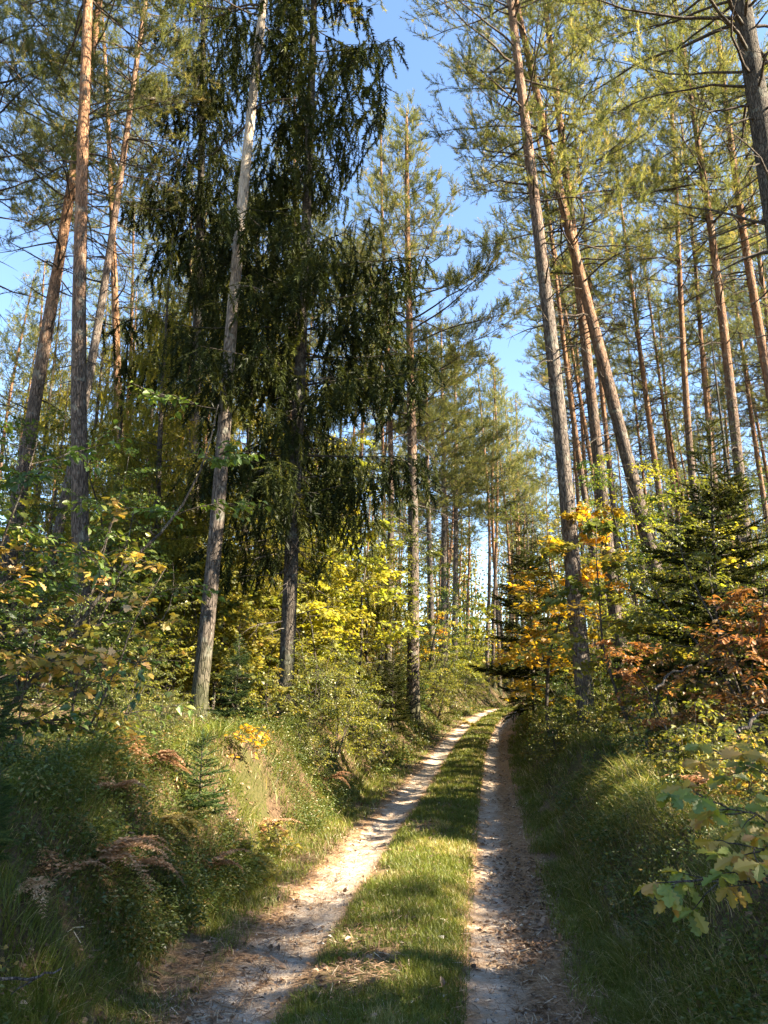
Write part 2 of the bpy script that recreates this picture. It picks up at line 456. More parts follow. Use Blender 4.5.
def pine(seed, H=23, r0=.19, crown=12, Lmax=3.0, far=False, dead=26, dens=1.0, dead_from=4.5, sway=.25, bark='pine_bark', needles='pine_needles'):
    r = np.random.default_rng(seed)
    line = trunk_line(H, r, sway)
    zz = line[:, 2]
    rad = r0 * (1 - .72 * np.clip(zz / H, 0, 1)**1.1) + .10 * np.exp(-np.clip(zz + .2, 0, 9) / .28) * r0 / .19
    rad[-1] *= .3
    tr = MB()
    tr.tube(line, rad, 8 if far else 14, 0, rough=.05)
    ta = lambda z: float(np.interp(z, zz, rad))
    # dead stubs and bare branches under the crown
    for i in range(dead):
        z = r.uniform(dead_from, crown + 1)
        ph = r.random() * 6.283
        L = r.uniform(.3, 1.0) * (1.0 + 1.7 * (z - dead_from) / (crown - dead_from + .1)) * (.7 if r.random() < .4 else 1)
        d = np.array([math.cos(ph), math.sin(ph), r.uniform(-.25, .5)])
        c = curve(at_z(line, z), d, L, 6, r.uniform(-.1, .7), .35, r)
        tr.tube(c, np.linspace(.014 + .008 * L, .003, 7), 4, 1)
        if L > .8 and not far:
            for k in range(int(L * 4)):
                q = r.uniform(.3, .95); p = c[int(q * 6)]
                dd = unit(c[-1] - c[0]) + r.normal(size=3) * .7
                tr.tube(curve(p, dd, L * r.uniform(.12, .4), 3, .1, .3, r), np.linspace(.006, .002, 4), 3, 1)
    cr = MB(); P = []; A = []; S = []; T = []
    z = crown
    while z < H - .2:
        q = (z - crown) / (H - crown)
        prof = Lmax * (.55 + .45 * math.sin(math.pi * min(1, q * 1.3 + .2))) * (1 - q**2.2) + .35
        nb = r.integers(3, 6)
        ph0 = r.random() * 6.283
        for i in range(nb):
            if r.random() < .12: continue
            ph = ph0 + i * 6.283 / nb + r.normal() * .3
            L = prof * r.uniform(.6, 1.15)
            d = np.array([math.cos(ph), math.sin(ph), r.uniform(-.05, .35) + q * .7])
            c = curve(at_z(line, z + r.normal() * .12), d, L, 7, .45 * (1 - q), .3, r, .45)
            br = .008 * L + .006
            cr.tube(c, np.linspace(br, .005, 8), 4 if far else 5, 1)
            ns = max(2, int((4 if far else 7) * L / 2.2))
            for k in range(ns):
                u = .35 + .65 * (k + r.random()) / ns
                f_ = u * 7; i0 = min(6, int(f_)); p = c[i0] + (c[i0 + 1] - c[i0]) * (f_ - i0)
                bd = unit(c[i0 + 1] - c[i0]); side = unit(np.cross(bd, [0, 0, 1])) * (1 if k % 2 else -1)
                d2 = bd * r.uniform(.3, .9) + side * r.uniform(.4, 1) + np.array([0, 0, r.uniform(-.05, .5)])
                L2 = (.25 + .3 * L) * r.uniform(.5, 1.0) * (1.1 - .4 * u)
                c2 = curve(p, d2, L2, 4, .1, .35, r, .3)
                if not far or k % 2: cr.tube(c2, np.linspace(.007, .003, 5), 3, 1)
                nt_ = max(3, int((5 if far else 14) * dens * (.5 + L2)))
                for e in range(nt_):
                    uu = .25 + .75 * (e + .5) / nt_; f2 = uu * 4; i2 = min(3, int(f2)); pp = c2[i2] + (c2[i2 + 1] - c2[i2]) * (f2 - i2)
                    dd = unit(c2[i2 + 1] - c2[i2]) * .7 + r.normal(size=3) * .5 + np.array([0, 0, .5])
                    P.append(pp); A.append(dd); S.append(r.uniform(.20, .36) * (1.5 if far else 1)); T.append(np.clip(.45 + .25 * r.normal() + .12 * (k % 3 - 1), 0, 1))
        z += r.uniform(.38, .62) * (1.25 if far else 1.0)
    P = np.array(P); A = np.array(A); S = np.array(S); T = np.array(T)
    tpl = PINE_SPRAYS_FAR if far else PINE_SPRAYS
    pick = r.integers(0, len(tpl), len(P)); R_ = r.normal(size=(len(P), 3))
    for i, (tv, tf) in enumerate(tpl):
        k = pick == i
        cr.inst(tv, tf, P[k], A[k], R_[k], S[k], T[k], 0)
    return (tr.mesh('pine_trunk', [M[bark], M['dead_bark']]), cr.mesh('pine_crown', [M[needles], M['twig_bark']]))

def spruce(seed, H=24, r0=.17, base=3.0, Lmax=2.2, far=False, dens=1.0, gap=.33, hang=.55, dead=40, sway=.12, needles='spruce_needles', taper=.9, up=0.1, dead_L=1.2):
    """drooping spruce: tiers of boughs hung with branchlets"""
    r = np.random.default_rng(seed)
    line = trunk_line(H, r, sway)
    zz = line[:, 2]
    rad = r0 * (1 - .9 * np.clip(zz / H, 0, 1)) + .6 * r0 * np.exp(-np.clip(zz + .2, 0, 9) / .22) * .7 + .006
    tr = MB(); tr.tube(line, rad, 6 if far else 12, 0, rough=.05)
    for i in range(dead):
        z = r.uniform(.25 * base + .5, base + 3.5); ph = r.random() * 6.283; L = r.uniform(.3, 1.0) * dead_L
        c = curve(at_z(line, z), [math.cos(ph), math.sin(ph), r.uniform(-.4, .2)], L, 5, .6, .3, r)
        tr.tube(c, np.linspace(.012, .003, 6), 4, 1)
        for k in range(3):
            tr.tube(curve(c[r.integers(1, 5)], [math.cos(ph) + r.normal() * .6, math.sin(ph) + r.normal() * .6, -.6], L * .35, 3, .3, .3, r), np.linspace(.005, .002, 4), 3, 1)
    cr = MB(); P = []; A = []; S = []; T = []
    z = base
    while z < H - .1:
        q = (z - base) / (H - base)
        Lz = Lmax * ((1 - q)**taper) * (1 if q > .12 else .65 + 3 * q) + .12 * Lmax / 2.2
        nb = r.integers(3, 7)
        ph0 = r.random() * 6.283
        for i in range(nb):
            if r.random() < .1: continue
            ph = ph0 + i * 6.283 / nb + r.normal() * .25
            L = Lz * (r.uniform(.35, 1.25) if hang > .2 else r.uniform(.6, 1.1))
            d = np.array([math.cos(ph), math.sin(ph), r.uniform(-.25, .1) + up + q * .5])
            c = curve(at_z(line, z + r.normal() * .1), d, L, 7, .55 * (1 - q), .16, r, .42)
            cr.tube(c, np.linspace(.008 * L + .004, .003, 8), 3 if far else 4, 1)
            n2 = max(3, int((6 if far else 11) * dens * L))
            for k in range(n2):
                u = .18 + .82 * (k + r.random()) / n2
                f_ = u * 7; i0 = min(6, int(f_)); p = c[i0] + (c[i0 + 1] - c[i0]) * (f_ - i0)
                bd = unit(c[i0 + 1] - c[i0]); side = unit(np.cross(bd, [0, 0, 1])) * (1 if k % 2 else -1)
                ln = (.16 + .18 * L) * r.uniform(.6, 1.2) * (1.15 - .5 * u)
                # outward branchlet, then hanging tassels off it
                d2 = bd * .6 + side * r.uniform(.5, 1.0) + np.array([0, 0, -hang * r.uniform(.1, .6)])
                c2 = curve(p, d2, ln, 3, .5 * hang, .15, r)
                for e in range(3):
                    P.append(c2[e]); A.append(c2[e + 1] - c2[e]); S.append(ln / 3 * (1.5 if hang > .2 else 1.9)); T.append(r.random())
                if hang > .2:
                    for e in range(1 if far else 2):
                        pp = c2[r.integers(0, 4)]; hl = hang * r.uniform(.12, 1.0) * (.45 + .3 * L)
                        dd = np.array([r.normal() * .3, r.normal() * .3, -1.0])
                        P.append(pp); A.append(dd); S.append(hl); T.append(r.random() * .8)
        z += gap * r.uniform(.75, 1.25)
    P.append(at_z(line, H - .25)); A.append(np.array([0, 0, 1.0])); S.append(.35); T.append(.7)
    P = np.array(P); A = np.array(A); S = np.array(S); T = np.array(T)
    tpl = SPRUCE_SPRAYS_FAR if far else (SPRUCE_SPRAYS if hang > .2 else SPRUCE_SPRAYS_YOUNG)
    pick = r.integers(0, len(tpl), len(P)); R_ = r.normal(size=(len(P), 3)) * .3 + np.array([0, 0, 1])
    for i, (tv, tf) in enumerate(tpl):
        k = pick == i
        cr.inst(tv, tf, P[k], A[k], R_[k] + r.normal(size=(k.sum(), 3)) * .3, S[k], T[k], 0)
    return (tr.mesh('spruce_trunk', [M['spruce_bark'], M['dead_bark']]), cr.mesh('spruce_crown', [M[needles], M['twig_bark']]))

def broadleaf(seed, H=4, r0=.03, base=.25, spread=.45, stems=1, nb=16, nsub=7, nleaf=9, leaf=.085, tpl=OVATE, tint=(.45, .25), flat=.7, lean=(0, 0), clump=.35, bark='twig_bark', mats='leaf_olive'):
    """young broadleaf tree or bush: stems, boughs in loose layers, leaves along the twigs"""
    r = np.random.default_rng(seed)
    tr = MB(); cr = MB(); P = []; A = []; N = []; S = []; T = []
    for s_ in range(stems):
        ph = r.random() * 6.283; tilt = 0.0 if stems == 1 else r.uniform(.15, .55)
        Hs = H * (1 if s_ == 0 else r.uniform(.6, .95))
        c = curve([0, 0, -.15], [math.cos(ph) * tilt + lean[0], math.sin(ph) * tilt + lean[1], 1], Hs, 12, -.1, .28, r)
        tr.tube(c, np.linspace(r0 * (1 if s_ == 0 else .75), .004, 13), 7, 0)
        for b_ in range(nb):
            u = base + (1 - base) * ((b_ + r.random()) / nb)
            f_ = u * 12; i0 = min(11, int(f_)); p = c[i0] + (c[i0 + 1] - c[i0]) * (f_ - i0)
            a = b_ * 2.4 + r.normal() * .5
            L = H * spread * (1.1 - .75 * u) * r.uniform(.55, 1.2)
            d = np.array([math.cos(a), math.sin(a), r.uniform(.05, .7)])
            cb = curve(p, d, L, 6, .45 * flat, .3, r)
            tr.tube(cb, np.linspace(max(.004, r0 * .38 * (1.1 - u)), .002, 7), 4, 0)
            bt = np.clip(r.normal(tint[0], clump), 0, 1)
            for k in range(nsub):
                uu = .25 + .75 * (k + r.random()) / nsub; f2 = uu * 6; i2 = min(5, int(f2)); pp = cb[i2] + (cb[i2 + 1] - cb[i2]) * (f2 - i2)
                bd = unit(cb[i2 + 1] - cb[i2]); sd_ = unit(np.cross(bd, [0, 0, 1])) * (1 if k % 2 else -1)
                d2 = bd * r.uniform(.3, 1) + sd_ * r.uniform(.3, 1) + np.array([0, 0, r.normal() * .25])
                L2 = (.10 + .32 * L) * r.uniform(.5, 1.1)
                c2 = curve(pp, d2, L2, 4, .25, .3, r)
                cr.tube(c2, np.linspace(.0035, .0015, 5), 3, 1)
                for e in range(nleaf):
                    w_ = (e + r.random()) / nleaf; f3 = w_ * 4; i3 = min(3, int(f3)); q = c2[i3] + (c2[i3 + 1] - c2[i3]) * (f3 - i3)
                    ld = unit(c2[i3 + 1] - c2[i3]); ls = unit(np.cross(ld, [0, 0, 1])) * (1 if e % 2 else -1)
                    P.append(q + r.normal(size=3) * leaf * .25); A.append(ld * r.uniform(.1, .9) + ls * r.uniform(.3, 1) + np.array([0, 0, r.uniform(-.6, .15)]))
                    N.append(np.array([0, 0, 1.0]) + r.normal(size=3) * .45); S.append(leaf * r.uniform(.6, 1.25)); T.append(np.clip(.55 * bt + .45 * r.normal(tint[0], tint[1]), 0, 1))
    cr.inst(tpl[0], tpl[1], P, A, N, S, T, 0)
    return (tr.mesh('sapling_stem', [M[bark]]), cr.mesh('sapling_crown', [M[mats], M[bark]]))

def set_mat(o, i, name):
    o.material_slots[i].link = 'OBJECT'; o.material_slots[i].material = M[name]

def plant_tree(name, meshes, x, y, label, cat, group=None, rz=None, s=1.0, lean_to=None, needles=None, bark=None, sink=.0, parts=('trunk', 'crown')):
    z = float(ground_z(x, y)) - sink
    root = bpy.data.objects.new(name, None); col.objects.link(root); root.empty_display_size = .2
    root.location = (x, y, z); root.scale = (s, s, s)
    rz = random.uniform(0, 6.283) if rz is None else rz
    q = Quaternion((0, 0, 1), rz)
    if lean_to is not None:
        q = Vector((0, 0, 1)).rotation_difference(Vector(lean_to).normalized()) @ q
    root.rotation_mode = 'QUATERNION'; root.rotation_quaternion = q
    tag(root, label, cat, group)
    a = link(parts[0], meshes[0], root); b = link(parts[1], meshes[1], root)
    if needles: set_mat(b, 0, needles)
    if bark: set_mat(a, 0, bark)
    return root

def by_pixels(name, meshes, p0, p1, D, label, cat, **kw):
    """a tree standing at depth D whose trunk passes through two sighted points"""
    a = unproj(*p0, D); b = unproj(*p1, D); d = b - a
    x = a[0]
    for _ in range(4):
        zg = float(ground_z(x, D)); x = a[0] + d[0] * (zg - a[2]) / d[2]
    return plant_tree(name, meshes, x, D, label, cat, lean_to=tuple(d), **kw)

PINES = {
    'tall': pine(1, 26, .165, 15.5, 2.8, dead=22, dead_from=5, sway=.07, needles='pine_needles'),
    'mid': pine(2, 25.5, .17, 14.0, 2.8, dead=44, sway=.10, dens=.62),
    'airy': pine(6, 26, .18, 14.5, 3.1, dead=46, dens=.42, dead_from=6.5, sway=.07),
    'full': pine(7, 19.5, .18, 8.5, 3.1, dead=34, dens=.95, sway=.08, dead_from=3.5),
    'broad': pine(3, 24, .18, 12.0, 3.1, dead=40, dens=.68, sway=.12),
    'slim': pine(4, 25, .135, 14.5, 2.2, dead=40, sway=.12, dens=.65),
    'twiggy': pine(5, 23, .20, 9.5, 3.0, dead=60, dens=.55, dead_from=4, sway=.1),
}
PINES_FAR = [pine(21, 24, .15, 13, 2.8, far=True, dead=14), pine(22, 24, .14, 14, 2.4, far=True, dead=14), pine(23, 25, .16, 14, 2.8, far=True, dead=14), pine(24, 22, .14, 11, 2.6, far=True, dead=14)]
SPRUCES = {
    'weeping': spruce(31, 26, .13, 3.0, 2.35, hang=.85, dens=1.0, gap=.45, dead=70, sway=.05),
    'weeping_wide': spruce(32, 25, .14, 7.2, 2.1, hang=.8, dens=1.0, gap=.46, dead=50, sway=.06),
    'light': spruce(35, 13, .11, .8, 2.3, hang=.6, gap=.40, dead=16),
    'young': spruce(33, 5.0, .05, .5, 1.4, hang=.12, gap=.19, dead=6, dens=1.9, up=.12, taper=.68, dead_L=.5),
    'sapling': spruce(34, 1.4, .018, .12, .55, hang=.0, gap=.12, dead=0, dens=2.6, up=.25, taper=.8),
}
SPRUCES_FAR = [spruce(41, 17, .13, 1.5, 2.1, far=True, hang=.5, gap=.42, dead=10), spruce(42, 13, .11, .8, 1.9, far=True, hang=.35, gap=.4, dead=6)]
LEAFY = {
    'maple_tree': broadleaf(51, 5.2, .045, .18, .36, 1, 28, 9, 10, .10, MAPLE, (.5, .2)),
    'maple_layers': broadleaf(52, 4.2, .035, .3, .42, 2, 15, 9, 9, .095, MAPLE, (.5, .22), flat=.9),
    'hazel': broadleaf(53, 3.4, .026, .12, .4, 4, 13, 8, 9, .062, OVATE, (.45, .25)),
    'tall_hazel': broadleaf(54, 7.0, .05, .15, .3, 3, 22, 9, 11, .072, OVATE, (.45, .25)),
    'oak': broadleaf(55, 3.2, .03, .22, .42, 1, 20, 8, 10, .10, OAK, (.5, .22)),
    'oak_low': broadleaf(56, 1.25, .012, .1, .6, 4, 8, 6, 5, .085, OAK, (.5, .25)),
    'bush': broadleaf(57, 1.5, .014, .08, .5, 6, 10, 7, 7, .055, OVATE, (.45, .25)),
    'sprig': broadleaf(58, .7, .006, .15, .6, 2, 6, 4, 4, .06, MAPLE, (.55, .25)),
    'lanky': broadleaf(59, 2.6, .016, .35, .3, 2, 9, 5, 4, .075, MAPLE, (.6, .25)),
}
BIRCH = pine(61, 22, .125, 13, 2.2, dead=8, dens=.5, sway=.1, bark='birch_bark', needles='leaf_yellow')


# ------------------------------------------------------------------ pines one can tell apart
occupied = []
def put(kind, name, p0, p1, D, label, cat='pine', **kw):
    src = PINES[kind] if kind in PINES else (SPRUCES[kind] if kind in SPRUCES else PINES_FAR[int(kind)])
    o = by_pixels(name, src, p0, p1, D, label, cat, **kw)
    occupied.append((o.location.x, o.location.y)); return o

GL = 'pines left of the track'; GR = 'pines right of the track'
put('tall', 'pine_tree', (81, 640), (87, 100), 14, 'tall bare pine trunk nearest the left edge, grey below and orange above', group=GL, s=1.0, rz=1.0)
put('broad', 'pine_tree', (26, 440), (68, 150), 17, 'orange pine leaning right behind the big bare left trunk, feathery crown against the sky', group=GL, s=1.0, rz=2.0)
put('slim', 'pine_tree', (52, 550), (108, 230), 17.5, 'thin grey trunk leaning right just behind the tall bare left pine', group=GL, s=.95, rz=.4, bark='pine_bark_grey')
put('full', 'pine_tree', (413, 690), (411, 280), 26, 'straight reddish pine on the left bank where the track narrows, bushes at its foot', group=GL, s=1.2, rz=3.3, bark='pine_bark')
put('slim', 'pine_tree', (388, 640), (385, 330), 29, 'thin sunlit pine trunk seen between the weeping spruce and the reddish bank pine', group=GL, rz=.2)
put('full', 'pine_tree', (432, 675), (430, 440), 36, 'first of three slender dark trunks beyond the reddish bank pine', group=GL, s=.9, rz=2.2, bark='pine_bark_grey')
put('full', 'pine_tree', (443, 655), (442, 420), 42, 'middle of three slender dark trunks beyond the reddish bank pine', group=GL, s=1.05, rz=4.0, bark='pine_bark_grey')
put('full', 'pine_tree', (455, 655), (453, 420), 47, 'third and farthest of three slender dark trunks beyond the reddish bank pine', group=GL, s=1.1, rz=5.0, bark='pine_bark_grey')
put('broad', 'pine_tree', (-26, 520), (-12, 100), 17, 'pine at the very left edge, only its green crown reaching into view', group=GL, s=.98, rz=1.2)
put('mid', 'pine_tree', (122, 560), (110, 250), 24, 'pine with a broad pale green crown filling the sky left of the spruce', group=GL, s=1.0, rz=1.5)

put('airy', 'pine_tree', (583, 680), (512, 0), 16, 'tallest smooth grey pine beside the right edge of the track, leaning left', group=GR, s=1.02, rz=2.5, bark='pine_bark_grey')
put('mid', 'pine_tree', (612, 590), (553, 100), 19, 'straight reddish pine just right of the tallest grey trunk', group=GR, s=1.0, rz=.9)
put('slim', 'pine_tree', (590, 500), (553, 255), 27, 'thin pine trunk squeezed between the grey trunk and the reddish one', group=GR, s=1.0, rz=2.9)
put('broad', 'pine_tree', (644, 520), (566, 180), 17.5, 'thick dark pine leaning hard left across its neighbours, leafy sprouts on it', group=GR, s=1.0, rz=4.4)
put('slim', 'pine_tree', (612, 520), (594, 330), 29, 'slender pine seen low between the reddish pine and the leaning dark one', group=GR, s=1.0, rz=5.5)
put('mid', 'pine_tree', (664, 530), (638, 340), 31, 'slender pine alone in the bright gap right of the leaning dark pine', group=GR, s=.95, rz=.5)
put('slim', 'pine_tree', (676, 500), (655, 340), 38, 'thin far pine close beside the slender one in the bright gap', group=GR, s=1.0, rz=1.9)
put('mid', 'pine_tree', (736, 480), (685, 90), 20, 'orange sunlit pine rising behind the dark young spruce on the right', group=GR, s=.95, rz=2.6)
put('slim', 'pine_tree', (692, 400), (676, 200), 24, 'grey pine directly above the tip of the dark young spruce', group=GR, s=1.0, rz=3.0)
put('slim', 'pine_tree', (712, 420), (690, 230), 29, 'thin reddish pine between the grey pine and the orange sunlit one', group=GR, s=1.0, rz=3.9)
put('twiggy', 'pine_tree', (775, 290), (722, 0), 9.5, 'dark shaded pine at the upper right with bare crooked branches', group=GR, s=.98, rz=5.3, bark='spruce_bark')  # darker spruce bark puts the shade into this trunk's colour
put('mid', 'pine_tree', (769, 330), (735, 110), 20, 'pale orange pine partly behind the dark shaded trunk at upper right', group=GR, s=.98, rz=4.9)

b = by_pixels('birch_tree', BIRCH, (197, 720), (240, 330), 13.2, 'pale barked birch leaning right in front of the spruce curtain, dark foot', 'birch', s=1.08, rz=1.0)
occupied.append((b.location.x, b.location.y))
put('weeping', 'spruce_tree', (285, 715), (304, 200), 14, 'big dark spruce with weeping boughs and a black straight trunk', 'spruce', rz=.6, s=1.05)
put('weeping_wide', 'spruce_tree', (188, 700), (200, 100), 20, 'second dark spruce hung with tassels, behind the leaning birch', 'spruce', rz=2.6, s=1.25)
put('young', 'spruce_tree', (716, 640), (702, 400), 11, 'dark young spruce with open tiers before the right hand pines', 'young spruce', rz=1.6, s=.94)

# ------------------------------------------------------------------ the rest of the stand
def clear(x, y, d):
    return all((x - a)**2 + (y - b)**2 > d * d for a, b in occupied)
def stand(n, tlo, thi, ylo, yhi, dmin, label, group, seed, far=True, side=1):
    r = np.random.default_rng(seed); c = 0; tries = 0
    while c < n and tries < n * 60:
        tries += 1
        y = r.uniform(ylo, yhi); x = float(road_x(y)) + side * r.uniform(tlo, thi)
        if abs(x) > .62 * y + 3 or not clear(x, y, dmin) or (side < 0 and y < 60 and x < -.28 * y): continue
        src = PINES_FAR[r.integers(4)] if far else PINES[('mid', 'slim', 'slim')[r.integers(3)]]
        lean = (r.normal() * .025 - side * .02, r.normal() * .025, 1)
        o = plant_tree('pine_tree', src, x, y, label, 'pine', group, rz=r.uniform(0, 6.28), s=r.uniform(.85, 1.05), lean_to=lean,
                   needles='pine_needles_cool' if r.random() < .3 else None)
        occupied.append((x, y)); c += 1
stand(17, 4.2, 22, 26, 46, 3.0, 'pine with bare trunk and yellow green crown in the middle distance right of the track', 'middle pines on the right', 71, False, 1)
stand(12, 5.0, 22, 24, 42, 3.8, 'pine with bare trunk and yellow green crown in the middle distance left of the track', 'middle pines on the left', 72, False, -1)
stand(58, 3.6, 50, 42, 95, 2.8, 'slender far pine in the thick of the stand right of the track', 'far pines on the right', 73, True, 1)
stand(58, 3.6, 55, 42, 95, 2.8, 'slender far pine in the thick of the stand left of the track', 'far pines on the left', 74, True, -1)
stand(14, 0, 9, 97, 125, 2.4, 'far pine closing the end of the track', 'pines at the end of the track', 75, True, 1)
stand(14, 0, 9, 97, 125, 2.4, 'far pine closing the end of the track', 'pines at the end of the track', 76, True, -1)

for i, (u, D, s_) in enumerate([(488, 52, .95), (494, 56, 1.05), (500, 57, 1.0), (506, 61, 1.12), (512, 63, 1.05), (519, 66, 1.12), (527, 69, 1.1), (536, 73, 1.1)]):
    x = float(unproj(u, 697, D)[0])
    plant_tree('pine_tree', PINES_FAR[i % 4], x, D, 'slender far pine in the thick of the stand left of the track', 'pine', 'far pines on the left', rz=i * 1.7, s=s_, lean_to=(.02 * math.sin(i), 0, 1))
r_ = np.random.default_rng(77)
for i in range(12):
    D = r_.uniform(36, 52); x = -D * r_.uniform(.26, .56)
    plant_tree('pine_tree', PINES_FAR[3 if i % 2 else 0], x, D, 'slender far pine in the thick of the stand left of the track', 'pine', 'far pines on the left', rz=i * 1.7, s=r_.uniform(.9, 1.1))

# off-frame pines added to shade the track, left bank and big spruce
for (x, y, k, s_) in [(7.9, 11.2, 'mid', 1.0), (11.0, -1.6, 'full', .8), (11.6, 1.9, 'full', .82), (28, -4, 'broad', 1.0)]:
    plant_tree('pine_tree', PINES[k], x, y, 'off-frame pine added beyond the right edge to shade the track, left bank and spruce', 'pine', 'added shade pines beyond the right edge', s=s_)
    occupied.append((x, y))

# ------------------------------------------------------------------ smaller spruces
def off_track(u, D, s, need=1.8):
    """a plant sighted at u stands beside the track, never on it: move it farther along until it does"""
    D0 = D
    while D > 12 and D < 90 and abs(unproj(u, 697, D)[0] - float(road_x(D))) < need: D += .5
    return D, s * D / D0
def small_spruce(kind, u, D, s, label, needles=None, rz=None, group=None, name='spruce_tree', cat='spruce'):
    src = SPRUCES[kind] if isinstance(kind, str) else SPRUCES_FAR[kind]
    D, s = off_track(u, D, s)
    x = float(unproj(u, 697, D)[0])
    o = plant_tree(name, src, x, D, label, cat, group, rz=rz, s=s, needles=needles)
    occupied.append((x, D)); return o
small_spruce('young', 534, 24, 1.25, 'dark spruce with level boughs close to the track on the right', rz=1)
small_spruce('young', 236, 10.5, .26, 'small green spruce between the birch foot and the weeping spruce trunk', 'spruce_needles_young', 2)
small_spruce('sapling', 205, 7.0, .5, 'knee high green spruce seedling in the grass before the birch', 'spruce_needles_young', 2)
small_spruce('young', 10, 4.3, .10, 'feathery young spruce at the lower left edge among the grass', 'spruce_needles_young', 1)
small_spruce('sapling', -8, 5.6, .6, 'green spruce seedling at the left edge above the feathery one', 'spruce_needles_young', 4)
small_spruce('young', 392, 14.5, .34, 'dark squat spruce at the left foot of the reddish bank pine', None, 3)
small_spruce('young', 560, 14.5, .22, 'dark little spruce at the foot of the tallest grey pine', 'spruce_needles_young', 3)
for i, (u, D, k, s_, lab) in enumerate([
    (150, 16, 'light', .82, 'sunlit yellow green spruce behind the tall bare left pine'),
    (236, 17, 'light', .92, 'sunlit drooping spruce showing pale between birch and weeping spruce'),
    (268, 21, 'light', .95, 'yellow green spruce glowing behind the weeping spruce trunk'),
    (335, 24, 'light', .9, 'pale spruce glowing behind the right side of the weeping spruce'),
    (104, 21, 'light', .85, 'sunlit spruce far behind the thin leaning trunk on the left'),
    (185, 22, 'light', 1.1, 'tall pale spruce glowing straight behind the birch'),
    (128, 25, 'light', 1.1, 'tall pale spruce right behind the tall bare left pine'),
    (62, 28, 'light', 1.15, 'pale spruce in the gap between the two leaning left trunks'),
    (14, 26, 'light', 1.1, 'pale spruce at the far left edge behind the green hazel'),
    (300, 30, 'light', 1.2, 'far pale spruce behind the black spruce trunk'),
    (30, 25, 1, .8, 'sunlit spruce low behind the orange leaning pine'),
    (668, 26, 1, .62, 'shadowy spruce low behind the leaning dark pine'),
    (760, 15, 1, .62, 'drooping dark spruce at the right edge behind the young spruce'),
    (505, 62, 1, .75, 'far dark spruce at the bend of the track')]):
    small_spruce(k, u, D, s_, lab, 'spruce_needles_sunlit' if i < 11 else None, i * 1.3)

